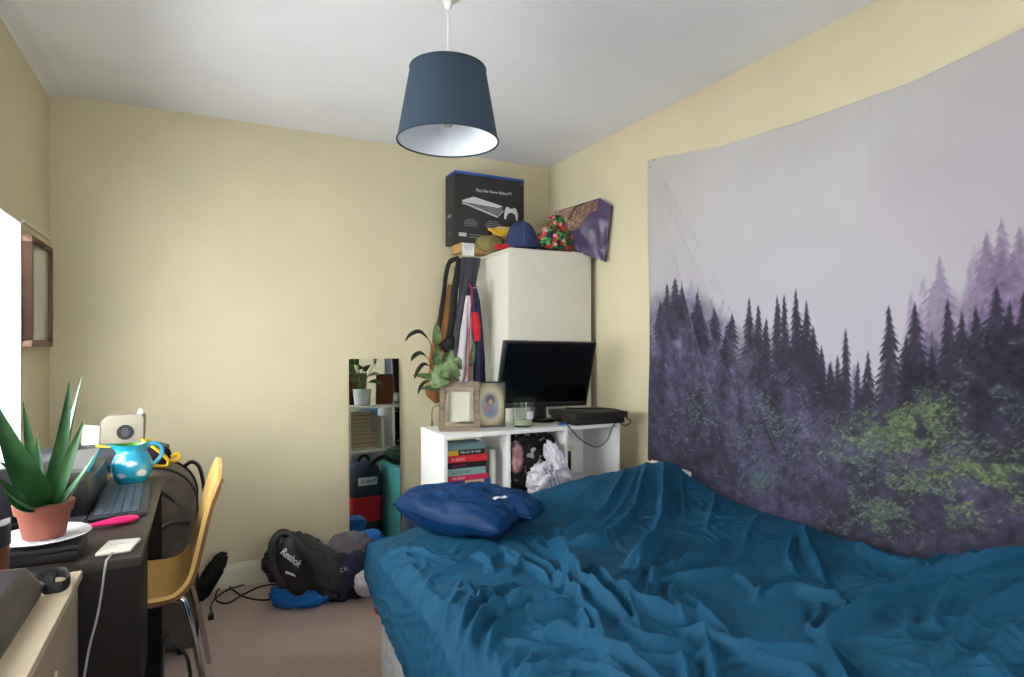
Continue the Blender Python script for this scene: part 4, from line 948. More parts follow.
for (bu, bv, tu, tv, wpx, yy0, yy1, dr) in ((432, 378, 455, 366, 16, 2.60, 2.55, .1), (440, 368, 461, 376, 20, 2.57, 2.53, .15), (444, 366, 452, 349, 12, 2.62, 2.6, .1), (430, 384, 450, 382, 12, 2.58, 2.54, .1),
        (435, 365, 438, 345, 10, 2.66, 2.66, .1), (436, 345, 436, 322, 10, 2.7, 2.7, .1), (470, 368, 474, 340, 6, 2.66, 2.66, .05), (455, 388, 470, 385, 8, 2.6, 2.55, .1), (446, 378, 436, 358, 13, 2.6, 2.62, .1), (450, 360, 462, 370, 14, 2.60, 2.56, .2)):
    leaf(P(tu, tv, y=yy1), P(bu, bv, y=yy0), wpx*2.9/FPX, dr, stem=st0)
for k in range(6):
    a = .4+k*.55; L_ = .10+.02*(k % 3); b = Vector((pcx+.03*math.cos(a), pcy+.05+.02*math.sin(a), SZ+.16+.035*(k % 4)))
    leaf(b+Vector((L_*math.cos(a), .03+L_*.4*math.sin(a), .035*((k % 3)-.6))), b, .055, .12, nrm=(0, .6, .8), stem=st0)
for pts in (([(433, 366), (431, 345), (421, 332), (411, 334), (405, 341)]), ([(434, 375), (429, 360), (421, 353), (414, 356), (411, 361)]), ([(436, 380), (431, 368), (424, 364), (418, 370), (414, 379)]), ([(438, 392), (431, 382), (425, 382), (420, 388), (418, 394)])):
    q3 = catmull([P(u, v, y=2.66-.01*i) for i, (u, v) in enumerate(pts)], 6)
    g = G().tube(q3, lambda t: .0018+.0085*max(0, math.sin(PI*max(0, (t-.35)/.65)))**.8, 8, flat=(1, .3)); g.make('leaf', m_leafd, pp, ang=80)
a = P(435, 400, y=2.60); G().tube(catmull([(pcx-.05, pcy-.02, SZ+.112), P(433, 408, y=2.62), P(432, 426, y=2.64)], 6), lambda t: .0025+.003*(t > .85), 6).make('stem', mat('dry_brown_leaf', (130, 96, 62), .8), pp)

# ------------------------------------------------------------------ mirror, backpack, crate, green bag behind the shelf unit
mi = thing('mirror', 'tall frameless mirror leaning on the back wall beside the bed', 'mirror', (.885, YB-.02, 0))
A0, A1 = P(349, 359, y=YB-.024), P(398.5, 359, y=YB-.012); zt = A0.z
g = G(); vsM = []
def mcorner(k, z, d): 
    x = A0.x if k == 0 else A1.x; yb = (YB-.024 if k == 0 else YB-.014)-(zt-z)*.018; return Vector((x+(.012 if k else 0)*(zt-z)/zt, yb+d, z))
def slab(d0, d1, ins=0):
    q = [mcorner(0, .004+ins, d0)+Vector((ins, 0, 0)), mcorner(1, .004+ins, d0)-Vector((ins, 0, 0)), mcorner(1, zt-ins, d0)-Vector((ins, 0, 0)), mcorner(0, zt-ins, d0)+Vector((ins, 0, 0))]
    return q+[p+Vector((0, d1-d0, 0)) for p in q]
F8 = [(0, 1, 2, 3), (7, 6, 5, 4), (0, 4, 5, 1), (1, 5, 6, 2), (2, 6, 7, 3), (3, 7, 4, 0)]
m_mir = mat('mirror_silver', (214, 220, 218), .015, 1, var=0)
G().add(slab(0, .004), F8).make('glass', m_mir, mi, smooth=False); G().add(slab(.0042, .010), F8).make('backing_board', mat('brown_backing_board', (120, 70, 48), .8), mi, smooth=False)
m_bpn = mat('navy_backpack_nylon', (42, 54, 76), .7, var=.1, bump=.3, bs=80); m_bpr = mat('red_backpack_nylon', (196, 26, 42), .7, var=.08, bump=.2)
bp_ = thing('backpack', 'navy and red backpack standing behind the white shelf unit', 'backpack', (.985, 2.86, 0))
def bpk(z0, z1, m, nm, top=False, fr=0):
    def fn(s, t):
        a = 2*PI*s; z = z0+(z1-z0)*t; k = 1 if not top else (1-.0-.35*max(0, (t-.55)/.45)**2)
        cx_ = math.copysign(abs(math.cos(a))**.55, math.cos(a)); sx_ = math.copysign(abs(math.sin(a))**.55, math.sin(a))
        return (.985+.105*k*cx_*(1+fr), 2.862+.078*k*sx_*(1+fr), z)
    g = G(); g.grid(fn, 49, 14, 0)
    n = len(g.v); c_ = Vector((.985, 2.862, z1+(.012 if top else 0))); g.v += [c_, Vector((.985, 2.862, z0))]
    for i in range(48): g.f.append((13*49+i, 13*49+i+1, n)); g.f.append((i+1, i, n+1))
    g.make(nm, m, bp_, ang=60)
bpk(.002, .13, m_bpn, 'base'); bpk(.131, .29, m_bpr, 'red_panel', fr=.01); bpk(.291, .50, m_bpn, 'body', top=True)
G().tube(catmull([(.955, 2.865, .498), (.958, 2.875, .53), (.985, 2.88, .545), (1.012, 2.875, .53), (1.015, 2.865, .498)], 6), .009, 10, flat=(1, .5)).make('handle', m_bpn, bp_)
G().box((.925, 2.943, .365), (1.045, 2.947, .415)).make('logo_patch', mat('white_label', (226, 226, 230), .6), bp_)
text('Reebok', .036, mat('black_print', (24, 26, 36), .6), bp_, frameM((1.040, 2.9475, .379), (-1, 0, 0), (0, 0, 1)), sx=.92)
for s_2 in (-1, 1): G().tube(catmull([(.985+s_2*.06, 2.79, .46), (.985+s_2*.075, 2.776, .35), (.985+s_2*.07, 2.776, .2), (.985+s_2*.06, 2.785, .1)], 6), .016, 10, flat=(1, .35)).make('shoulder_strap', m_bpn, bp_)
m_tea = mat('teal_plastic', (86, 176, 176), .45, var=.05)
cr2 = thing('storage_crate', 'turquoise plastic storage crate behind the shelf unit', 'crate', (1.27, 3.0, 0))
g = G(); g.box((1.12, 2.80, .002), (1.46, 3.16, .01)); 
for a, b in (((1.12, 2.80, .01), (1.128, 3.16, .50)), ((1.452, 2.80, .01), (1.46, 3.16, .50)), ((1.128, 2.80, .01), (1.452, 2.808, .50)), ((1.128, 3.152, .01), (1.452, 3.16, .50))): g.box(a, b)
g.make('body', m_tea, cr2, bevel=.003)
g = G()
for a, b in (((1.105, 2.785, .485), (1.125, 3.175, .50)), ((1.455, 2.785, .485), (1.475, 3.175, .50)), ((1.105, 2.785, .485), (1.475, 2.80, .50)), ((1.105, 3.16, .485), (1.475, 3.175, .50))): g.box(a, b)
g.make('rim', m_tea, cr2, bevel=.003)
for k in range(7): G().box((1.15, 3.1602, .06+.06*k), (1.165, 3.164, .09+.06*k)).make('rib', mat('dark_teal_plastic', (30, 110, 116), .5), cr2)
m_dgn = mat('dark_green_canvas', (28, 52, 44), .8, var=.2, bump=.3)
gb2 = thing('green_bag', 'dark green bag with an arched handle lying over the turquoise crate', 'bag', (1.2, 3.0, .50))
G().blob((1.26, 2.98, .545), (.15, .13, .05), .8, .15, 2.5, 9.1, ridged=True, nu=44, nv=24, zmin=.502).make('body', m_dgn, gb2, ang=75)
G().tube(catmull([(.985, 2.975, .455), (1.0, 2.98, .50), (1.05, 2.99, .538), (1.12, 3.0, .55)], 8), .014, 10, flat=(1, .4)).make('handle', m_dgn, gb2)

# ------------------------------------------------------------------ floor: gym bag, clothes, cables
m_gym = mat('black_gym_nylon', (34, 34, 36), .38, var=.2, bump=.3, bs=30, spec=.6); m_gymb = mat('bright_blue_nylon', (14, 110, 196), .5, var=.12, bump=.2, bs=30)
gy = thing('gym_bag', 'black drawstring gym bag with a bright blue base on the carpet', 'bag', (.43, 3.10, 0))
G().blob((.44, 3.09, .05), (.135, .10, .055), .75, .12, 2.4, 3.7, ridged=True, nu=60, nv=30, zmin=.001, rot=-.35).make('base', m_gymb, gy, ang=75)
G().blob((.465, 3.11, .150), (.190, .11, .115), .70, .15, 2.3, 6.3, ridged=True, nu=80, nv=50, zmin=.03, rot=-.40, tilt=(.1, .60)).make('body', m_gym, gy, ang=75)
def pocket(s, t):
    u = 288-16+34*s+6*t; v = 592-52*t-14*s*0; p = P(u, v, y=2.955+.03*t+.02*abs(s-.4)); return p+Vector((0, -.018*math.sin(PI*s)*math.sin(PI*t), 0))
def oval(s, t):
    a = 2*PI*s; r = t; p = P(294+15*r*math.cos(a)+4*r*math.sin(a)*-1, 566-29*r*math.sin(a), y=2.950+.018*r*r); return p
G().grid(oval, 40, 10, .008).make('front_pocket', m_gym, gy, ang=75)
G().tube(catmull([P(283, 586, y=2.96), P(274, 568, y=2.965), P(272, 545, y=2.97), P(281, 533, y=2.98), P(292, 537, y=2.97), P(303, 550, y=2.955), P(312, 562, y=2.95), P(318, 575, y=2.95)], 8), .017, 12, flat=(.35, 1), up=(0, 1, 0)).make('strap', m_gym, gy)
o3 = P(280, 553, y=2.93); xa = P(301, 570, y=2.945)-o3; ya = P(283, 545, y=2.938)-o3
text('Reebok', .044, mat('white_print', (232, 232, 236), .6), gy, frameM(o3, xa, (.15, 0, 1)), sx=.85, bold=.0006)
g = G(); a, b, c_, d_ = [P(*q, y=2.940) for q in ((285, 573), (296, 577), (294, 574), (286, 571))]; g.grid(lambda s, t: a.lerp(b, s).lerp(d_.lerp(c_, s), t), 4, 3, .001).make('logo_stripe', mat('white_print', (232, 232, 236), .6), gy)
for sd, p0, p1 in ((0, (305, 534), (350, 552)), (1, (308, 545), (345, 568))):
    pass
m_gry = mat('grey_marl', (112, 106, 112), .9, var=.15, vs_=40, bump=.3); m_nav = mat('dark_navy_cloth', (26, 34, 62), .75, var=.15, bump=.3, bs=40)
tag(G().blob((.70, 3.21, .125), (.125, .10, .125), .8, .18, 2.4, 1.9, ridged=True, nu=60, nv=34, zmin=.001).make('grey_jumper', m_gry, ang=75), 'grey marl jumper heaped behind the gym bag', 'clothes')
nv_ = thing('tracksuit_top', 'dark navy tracksuit top with small white lettering heaped on the carpet', 'clothes', (.68, 3.08, 0))
G().blob((.66, 3.075, .09), (.125, .085, .10), .75, .20, 2.2, 4.9, ridged=True, nu=60, nv=34, zmin=.001, rot=.15).make('body', m_nav, nv_, ang=75)
a = P(340, 573, y=2.955); text('CK', .03, mat('white_print', (232, 232, 236), .6), nv_, frameM(a, (.9, -.1, .2), (0, 0, 1)))
tag(G().blob((.705, 2.93, .10), (.045, .05, .05), .8, .2, 2.4, 5.9, ridged=True, nu=30, nv=20).make('white_sock', mat('white_cotton', (222, 218, 222), .9), ang=75), 'white sock tucked between the navy top and the bed', 'sock')
tag(G().blob((.80, 3.24, .20), (.07, .05, .05), .8, .2, 2.4, 2.9, ridged=True, nu=36, nv=20).make('blue_cloth', m_gymb, ang=75), 'bright blue cloth in front of the mirror', 'cloth')
tag(G().blob((.735, 2.80, .018), (.018, .04, .018), .8, .2, 2.4, 2.9, nu=26, nv=16, zmin=.001).make('red_sock', m_redc, ang=75), 'small red sock on the carpet by the bed', 'sock')
fl = lambda u, v: P(u, v, z=.006)
cable('floor_cable', 'black cable looped on the carpet left of the gym bag', [fl(212, 615), fl(211, 606), fl(216, 598), fl(228, 590), fl(250, 583), fl(272, 580)], .004)
cable('floor_cable', 'long loop of black cable lying by the baseboard', [fl(282, 598), fl(262, 600), fl(245, 597), fl(233, 590), fl(226, 584), fl(218, 590), fl(216, 600), fl(228, 603), fl(244, 594), fl(262, 586), fl(278, 584)], .0045)
G().box(tuple(fl(211, 618)-Vector((.012, .012, .005))), tuple(fl(211, 618)+Vector((.012, .02, .012)))).make('plug', m_cab, bpy.data.objects['floor_cable'])

# ------------------------------------------------------------------ desk
m_desk = mat('black_brown_wood', (22, 18, 17), .6, rgb2=(30, 25, 24), vs_=10, stretch=(1, 1, .1), bump=.1, bs=40, spec=.2)
m_dtop = mat('black_brown_top', (46, 41, 38), .42, rgb2=(56, 50, 46), vs_=10, stretch=(1, .1, 1), spec=.5)
DX0, DX1, DY0, DY1, DZT = XL+.02, -.121, 1.646, 2.640, .75
dk_ = thing('desk', 'black-brown desk along the left wall under the window', 'desk', ((DX0+DX1)/2, (DY0+DY1)/2, 0))
G().box((DX0, DY0, DZT-.022), (DX1, DY1, DZT)).make('desktop', m_dtop, dk_, bevel=.002)
G().box((DX0, DY0+.002, 0), (DX1-.003, DY0+.024, DZT-.0225)).make('side_panel', m_desk, dk_, bevel=.001)
G().box((DX0, DY1-.026, 0), (DX1-.006, DY1-.004, DZT-.0225)).make('side_panel', m_desk, dk_, bevel=.001)
G().box((DX0+.02, DY0+.025, .35), (DX0+.036, DY1-.027, DZT-.0225)).make('modesty_panel', m_desk, dk_)
G().box((DX1-.16, DY0+.025, DZT-.36), (DX1-.018, DY0+.24, DZT-.0225)).make('drawer_box', m_desk, dk_)
G().box((DX1-.017, DY0+.026, DZT-.34), (DX1-.003, DY0+.24, DZT-.026)).make('drawer_front', m_desk, dk_, bevel=.001)
# cabinet in front of the desk
m_beige = mat('beige_laminate', (202, 184, 156), .42, rgb2=(212, 196, 170), vs_=3, spec=.5); m_beiged = mat('taupe_laminate', (172, 150, 128), .5, var=.03)
KX1, KY1, KZ = -.229, 1.618, .745
cb2 = thing('cabinet', 'beige laminate cabinet in the bottom left corner beside the desk', 'cabinet', (-.42, 1.2, 0))
G().box((XL+.02, .55, KZ-.018), (KX1, KY1, KZ)).make('top_panel', m_beige, cb2, bevel=.0015)
G().box((XL+.02, .56, 0), (KX1-.008, KY1-.004, KZ-.0185)).make('carcass', m_beiged, cb2, bevel=.001)
q = P(55, 676, x=KX1-.008); G().lathe([(.001, .0), (.008, 0), (.008, .003), (.001, .004)], (KX1-.008, q.y, q.z), 14, Matrix.Rotation(PI/2, 3, 'Y'), cap=False).make('screw_cap', m_beige, cb2)
# speaker bar
sb_ = thing('soundbar', 'long dark grey speaker bar on the beige cabinet', 'speaker', (-.33, 1.1, KZ))
prof = [(-.372, KZ+.001), (-.276, KZ+.001), (-.272, KZ+.022), (-.300, KZ+.062), (-.372, KZ+.066)]
G().prism(prof, .66, 1.478, 'y').make('housing', mat('charcoal_plastic', (34, 34, 38), .45), sb_, bevel=.006)
prof2 = [(-.371, KZ+.0015), (-.278, KZ+.0015), (-.274, KZ+.022), (-.301, KZ+.060), (-.371, KZ+.064)]
G().prism(prof2, 1.4785, 1.486, 'y').make('end_cap', mat('taupe_plastic', (110, 96, 88), .5), sb_, bevel=.003)
# copper tumbler
tb = P(1, 580, z=KZ); tu_ = thing('tumbler', 'copper tumbler with a black lid at the left edge of the cabinet', 'tumbler', (-.40, 1.585, KZ))
m_cop = mat('brushed_copper', (176, 112, 86), .3, .9, rgb2=(120, 78, 62), vs_=14, stretch=(1, 1, .1))
tx, ty_ = -.382, 1.585
G().lathe([(.001, .001), (.030, .001), (.033, .006), (.034, .085), (.001, .085)], (tx, ty_, KZ), 36, cap=False).make('cup', m_cop, tu_)
G().lathe([(.001, .0855), (.036, .0855), (.036, .122), (.033, .127), (.001, .127)], (tx, ty_, KZ), 36, cap=False).make('lid', mat('matt_black_lid', (30, 30, 34), .4), tu_)
# smartwatch strap
sw = thing('smartwatch', 'black watch with a curled rubber strap lying on the beige cabinet', 'watch', (-.255, 1.56, KZ))
loop = [P(41, 577, z=KZ+.014), P(50, 574, z=KZ+.014), P(60, 572, z=KZ+.014), P(67, 574, z=KZ+.014), P(69, 581, z=KZ+.014), P(63, 586, z=KZ+.014), P(54, 588, z=KZ+.014), P(45, 589, z=KZ+.014), P(40, 586, z=KZ+.014)]
G().tube(catmull(loop, 6), .011, 12, flat=(1, .22), up=(0, 0, 1)).make('strap', mat('black_rubber', (26, 26, 28), .5), sw)
q = P(42, 581, z=KZ+.014); G().box((-.022, -.017, -.0055), (.022, .017, .0055), Matrix.Translation((q.x, q.y, KZ+.017)) @ Matrix.Rotation(1.2, 4, 'X')).make('case', m_bez, sw, bevel=.004)
# black box, saucer, aloe
bb = thing('black_box', 'flat black box under the terracotta plant pot on the desk', 'box', (-.38, 1.74, DZT))
G().box((-.52, 1.674, DZT+.001), (-.247, 1.822, DZT+.024)).make('tray', m_bez, bb, bevel=.002)
G().box((-.522, 1.672, DZT+.025), (-.245, 1.824, DZT+.036)).make('lid', mat('black_gloss_card', (34, 34, 40), .35), bb, bevel=.002)
BT = DZT+.037; pc = Vector((-.322, 1.757, BT))
tag(G().lathe([(.001, .001), (.045, .001), (.075, .005), (.092, .012), (.090, .014), (.06, .007), (.001, .004)], pc, 44, cap=False).make('saucer', mat('white_glazed_china', (236, 236, 238), .2, coat=.5)), 'white china saucer under the terracotta pot', 'saucer')
al = thing('aloe_plant', 'aloe vera with tall pointed leaves in a terracotta pot on the desk', 'plant', pc)
m_ter = mat('terracotta', (120, 64, 50), .8, rgb2=(134, 76, 60), vs_=9, bump=.08)
pz = BT+.006
G().lathe([(.001, .001), (.038, .001), (.041, .004), (.051, .058), (.056, .059), (.060, .080), (.058, .082), (.054, .082), (.052, .068), (.001, .066)], (pc.x, pc.y, pz), 48, cap=False).make('pot', m_ter, al)
G().blob((pc.x, pc.y, pz+.068), (.050, .050, .010), 1, .25, 9, 2, nu=40, nv=14).make('soil', mat('gritty_soil', (112, 92, 72), .95, rgb2=(176, 160, 132), vs_=160, bump=.6, bs=160), al)
m_alo = mat('aloe_skin', (20, 60, 28), .42, rgb2=(42, 88, 42), vs_=16, spec=.3, sub=.05)
m_alop = mat('aloe_skin_pale', (96, 136, 108), .3, rgb2=(60, 104, 70), vs_=16, spec=.6)
def aleaf(b, tip, ctrl, wid, face, thick=.010, m=m_alo, n=26):
    b, tip, ctrl, F_ = Vector(b), Vector(tip), Vector(ctrl), Vector(face)
    c_ = lambda t: b*(1-t)**2+ctrl*2*t*(1-t)+tip*t*t
    def fr(t):
        T_ = (c_(min(1, t+.01))-c_(max(0, t-.01))).normalized(); N_ = (F_-T_*F_.dot(T_)).normalized(); return T_, N_, T_.cross(N_)
    def mk(back):
        def fn(s, t):
            T_, N_, S_ = fr(t); w_ = wid*(1-t**1.6)**.9*(.86+.28*t*(1-t)*2)*(.55+.45*min(1, t*5))+.0006; x = 2*s-1
            tooth = 1+(.035 if abs(x) > .99 and int(t*44) % 2 else 0)
            d = abs(x)**1.8*w_*.16; k = (1-x*x)**.5*thick*(1-t**1.4) if back else 0
            return c_(t)+S_*x*w_/2*tooth+N_*(d-k)
        return fn
    g = G().grid(mk(False), 13, n); g.grid(mk(True), 13, n); g.make('leaf', m, al, ang=85)
B0 = Vector((pc.x, pc.y, pz+.064))
def bpos(dx, dy, dz=0): return B0+Vector((dx, dy, dz))
aleaf(bpos(.006, -.020, .008), P(-6, 398, y=1.70), P(14, 470, y=1.66), .068, (.5, -1, .3), .016)
aleaf(bpos(.002, .005), P(70, 376, y=1.79), P(64, 455, y=1.75), .040, (.1, -1, .1), .012)
aleaf(bpos(.010, .010), P(82, 376, y=1.80), P(64, 452, y=1.77), .036, (-.9, -.6, .2), .011, m_alop)
aleaf(bpos(.012, -.012), P(85.5, 417, y=1.74), P(66, 470, y=1.72), .040, (-.3, -1, .2), .012)
aleaf(bpos(-.012, .012), P(23, 401, y=1.80), P(30, 450, y=1.79), .030, (.3, -1, .2), .010)
aleaf(bpos(-.004, .018), P(37, 433, y=1.83), P(38, 470, y=1.81), .024, (.1, -1, .1), .009)
aleaf(bpos(.022, -.008), P(98, 450, y=1.70), P(74, 490, y=1.70), .026, (-.8, -.5, .5), .009, m_alop)
aleaf(bpos(-.020, -.012), P(-2, 462, y=1.70), P(20, 470, y=1.70), .036, (.2, -.6, 1), .011)
aleaf(bpos(-.012, -.022, .010), P(-4, 476, y=1.62), P(16, 500, y=1.63), .036, (.3, -.8, .8), .011)
aleaf(bpos(.000, -.022, .010), P(5, 490, y=1.66), P(16, 517, y=1.66), .024, (.2, -.8, .8), .009)
aleaf(bpos(-.018, .004), P(1, 432, y=1.74), P(18, 470, y=1.75), .030, (.5, -1, .3), .010)
# pink brush handle
pk = thing('pink_hairbrush', 'bright pink hairbrush lying on the desk beside the plant', 'hairbrush', (-.22, 1.97, DZT))
m_pink = mat('magenta_plastic', (222, 24, 104), .35, coat=.3)
a = P(80, 528, z=DZT+.012); b = P(139, 517, z=DZT+.012)
G().tube(catmull([a, a.lerp(b, .4)+Vector((0, .004, 0)), a.lerp(b, .8), b], 8), lambda t: .009+.010*max(0, math.sin(PI*min(1, max(0, (t-.2)/.8))))**.8-.004*(t > .98), 14, flat=(.55, 1), up=(0, 0, 1)).make('handle', m_pink, pk)
# keyboard
K0, K1, K3 = P(88.8, 517.2, z=DZT+.012), P(148.3, 513.8, z=DZT+.012), P(104, 485, z=DZT+.012)
ky = (K3-K0).normalized(); kx = Vector((ky.y, -ky.x, 0)); kw = .140; kl = .43
KM = frameM((K0.x, K0.y-.012, DZT), kx, ky)
kb = thing('keyboard', 'slim dark grey computer keyboard with blue-grey keys on the desk', 'keyboard', (K0.x+.07, K0.y+.2, DZT))
G().box((0, 0, .001), (kw, kl, .012), KM).make('body', mat('dark_grey_plastic', (40, 42, 46), .4), kb, bevel=.003)
m_key = mat('blue_grey_key', (58, 68, 82), .45, var=.06); kr, kc = 5, 15
for r in range(kr):
    for c_ in range(kc):
        if r == kr-1 and 4 <= c_ <= 9:
            if c_ > 4: continue
            y0, y1 = c_, 10
        else: y0, y1 = c_, c_+1
        p_ = (kw-.030)/kr; q_ = (kl-.02)/kc
        G().box((.010+r*p_+.0012, .010+y0*q_+.0012, .0122), (.010+(r+1)*p_-.0012, .010+y1*q_-.0012, .0165), KM).make('key', m_key, kb, bevel=.001, seg=1)
# wireless charger
ch = thing('charging_pad', 'square white charging pad with a grey cable on the near corner of the desk', 'charger', (-.17, 1.76, DZT))
Q = [P(94.5, 554, z=DZT+.009), P(131, 549, z=DZT+.009), P(141.5, 537.5, z=DZT+.009), P(108, 540.5, z=DZT+.009)]
g = G(); g.add([Vector((p.x, p.y, DZT+.001)) for p in Q]+[Vector((p.x, p.y, DZT+.010)) for p in Q], [(3, 2, 1, 0), (4, 5, 6, 7), (0, 1, 5, 4), (1, 2, 6, 5), (2, 3, 7, 6), (3, 0, 4, 7)])
g.make('pad', mat('off_white_plastic', (226, 220, 210), .45), ch, bevel=.0035)
mq = (Q[0]+Q[1]+Q[2]+Q[3])/4; g = G()
for k in range(8):
    a_2 = -PI/2+(k-3.5)*.16
    x0 = -.018+k*.005; g.box((mq.x+x0, mq.y+.004+.004*(k % 2), DZT+.0102), (mq.x+x0+.003, mq.y+.008+.004*(k % 2), DZT+.0106))
g.make('printed_mark', mat('grey_print', (120, 120, 124), .6), ch)
y_ = DY0-.006
G().tube(catmull([P(113, 551.5, z=DZT+.006), P(110, 556, z=DZT+.006), P(106, 563, y=y_), P(102, 590, y=y_), P(97, 618, y=y_), P(90, 645, y=y_), P(85, 672, y=y_), P(80, 700, y=y_)], 8), .0024, 8).make('cable', mat('pale_grey_cable', (184, 180, 178), .5), ch)
# jug
jx, jy = -.215, 2.535
jug = thing('jug', 'turquoise pottery jug painted with white clouds on the desk', 'jug', (jx, jy, DZT))
m_jug = mat('turquoise_glaze', (30, 150, 188), .22, rgb2=(46, 168, 204), vs_=8, coat=.6)
nt = m_jug.node_tree; b_ = nt.nodes['Principled BSDF']
prev = [n for n in nt.nodes if n.type == 'VALTORGB'][0].outputs[0]; tcn = nt.nodes.new('ShaderNodeTexCoord')
clouds = [(-.045, -.055, .098), (.012, -.07, .088), (-.030, -.07, .045), (.045, -.055, .05), (.066, .01, .08), (-.07, .02, .06), (.0, .07, .07), (.05, .05, .04)]
for (cx_, cy_, cz_) in clouds:
    mp_ = nt.nodes.new('ShaderNodeMapping'); mp_.vector_type = 'TEXTURE'; mp_.inputs['Location'].default_value = (cx_, cy_, cz_); mp_.inputs['Scale'].default_value = (.026, .03, .014)
    wn = nt.nodes.new('ShaderNodeTexNoise'); wn.inputs['Scale'].default_value = 60; nt.links.new(tcn.outputs['Object'], wn.inputs['Vector'])
    av = nt.nodes.new('ShaderNodeVectorMath'); av.operation = 'MULTIPLY_ADD'; av.inputs[1].default_value = (.012, .012, .012)
    nt.links.new(wn.outputs['Color'], av.inputs[0]); nt.links.new(tcn.outputs['Object'], av.inputs[2]); nt.links.new(av.outputs[0], mp_.inputs[0])
    gr = nt.nodes.new('ShaderNodeTexGradient'); gr.gradient_type = 'SPHERICAL'; nt.links.new(mp_.outputs[0], gr.inputs[0])
    r = nt.nodes.new('ShaderNodeValToRGB'); r.color_ramp.elements[0].position = .05; r.color_ramp.elements[1].position = .45; nt.links.new(gr.outputs[0], r.inputs[0])
    mx = nt.nodes.new('ShaderNodeMixRGB'); nt.links.new(r.outputs[0], mx.inputs[0]); nt.links.new(prev, mx.inputs[1]); mx.inputs[2].default_value = (*lin((214, 224, 236)), 1); prev = mx.outputs[0]
nt.links.new(prev, b_.inputs['Base Color'])
jp = [(.001, .001), (.044, .001), (.050, .006), (.066, .030), (.072, .055), (.070, .078), (.060, .100), (.050, .115), (.048, .124), (.052, .136), (.056, .143)]
def jf(prof, inset=0):
    n = len(prof); 
    def fn(s, t):
        k = t*(n-1); i = min(int(k), n-2); f = k-i; r = prof[i][0]*(1-f)+prof[i+1][0]*f-inset; z = prof[i][1]*(1-f)+prof[i+1][1]*f
        a = 2*PI*s; lipk = max(0, (z-.112)/.031); sp_ = max(0, math.cos(a-PI-.15))**8*lipk
        return (jx+(r+.028*sp_)*math.cos(a), jy+(r)*math.sin(a), DZT+z+.008*sp_+.004*lipk*max(0, math.cos(a))**2)
    return fn
from_p = []
for i in range(len(jp)-1):
    for k in range(4): f = k/4; from_p.append((jp[i][0]*(1-f)+jp[i+1][0]*f, jp[i][1]*(1-f)+jp[i+1][1]*f))
from_p.append(jp[-1])
G().grid(jf(jp), 64, 44, 0).make('body', m_jug, jug, ang=85)
inp = [(.001, .012), (.046, .014), (.066, .055), (.055, .100), (.0445, .118), (.050, .137), (.0545, .1432)]
G().grid(jf(inp, .002), 64, 26, 0).make('inside', mat('green_glaze', (74, 138, 42), .3, coat=.4), jug, ang=85, label='green glazed inside')
G().tube(catmull([(jx+.046, jy, DZT+.130), (jx+.072, jy, DZT+.142), (jx+.098, jy, DZT+.128), (jx+.102, jy, DZT+.100), (jx+.085, jy, DZT+.076), (jx+.066, jy, DZT+.062)], 8), .0075, 12, flat=(1, .8)).make('handle', mat('turquoise_handle', (60, 160, 196), .25, coat=.5), jug)
jug.scale = (.90, .90, .97)
# dark laptop bag, suitcase, beige box, yellow strap
m_lap = mat('dark_slate_nylon', (52, 54, 62), .6, var=.12, bump=.2, bs=60)
m_case = mat('brown_grey_nylon', (96, 86, 76), .6, rgb2=(78, 70, 62), vs_=20, bump=.25, bs=90)
sc_ = thing('suitcase', 'large brown-grey suitcase with curved zips standing between the desk and the back wall', 'suitcase', (-.27, 2.92, 0))
def rr(x0, x1, z0, z1, r, n=8):
    out = [(x0, z0), (x1, z0)]
    out += [(x1-r+r*math.cos(a), z1-r+r*math.sin(a)) for a in [PI/2*k/n for k in range(n+1)]]
    out += [(x0+r+r*math.cos(a), z1-r+r*math.sin(a)) for a in [PI/2+PI/2*k/n for k in range(n+1)]]
    return out
G().prism(rr(-.58, -.014, .03, .752, .15), 2.74, 3.02, 'y').make('shell', m_case, sc_, bevel=.02, ang=50)
G().prism(rr(-.52, -.045, .06, .66, .13), 2.715, 2.7395, 'y').make('front_pocket', m_case, sc_, bevel=.008, ang=50)
for ins, yq, rr_ in ((-.002, 2.77, .006), (-.002, 2.99, .006), (.062, 2.722, .005)):
    q = rr(-.58+ins, -.014-ins, .06+ins, .752-ins, .15-ins*.4); g = G(); g.tube([(x, yq, z) for x, z in q[1:]], rr_, 8, up=(0, 1, 0)); g.make('piping', mat('black_piping', (30, 27, 26), .5), sc_)
G().tube(catmull([(-.06, 2.88, .735), (-.03, 2.88, .752), (.0, 2.88, .72), (.016, 2.88, .62), (.008, 2.88, .56)], 6), .008, 8, flat=(1, 1.8)).make('handle', mat('black_piping', (30, 27, 26), .5), sc_)
G().tube(catmull([(-.16, 2.715, .50), (-.12, 2.70, .545), (-.08, 2.70, .555), (-.04, 2.715, .54)], 6), .014, 10, flat=(1, .5), up=(0, 1, 0)).make('side_handle', mat('black_piping', (30, 27, 26), .5), sc_)
for x in (-.5, -.07):
    for y in (2.78, 2.98): G().lathe([(.001, -.012), (.022, -.012), (.025, 0), (.022, .012), (.001, .012)], (x, y, .026), 20, Matrix.Rotation(PI/2, 3, 'Y'), cap=False).make('wheel', m_bez, sc_)
lb = thing('laptop_bag', 'dark slate laptop bag lying behind the blue jug', 'bag', (-.35, 2.88, .755))
G().blob((-.345, 2.88, .800), (.235, .13, .045), .55, .05, 2, 3, nu=60, nv=24, zmin=.755).make('body', m_lap, lb, ang=75)
bxz = .838; x0, x1, yb_ = -.352, -.208, 2.90
bo = thing('beige_box', 'open beige cardboard box with a round black sticker on top of the laptop bag', 'box', (-.28, 2.95, bxz))
m_bxg = mat('greige_card', (158, 150, 134), .7, var=.04)
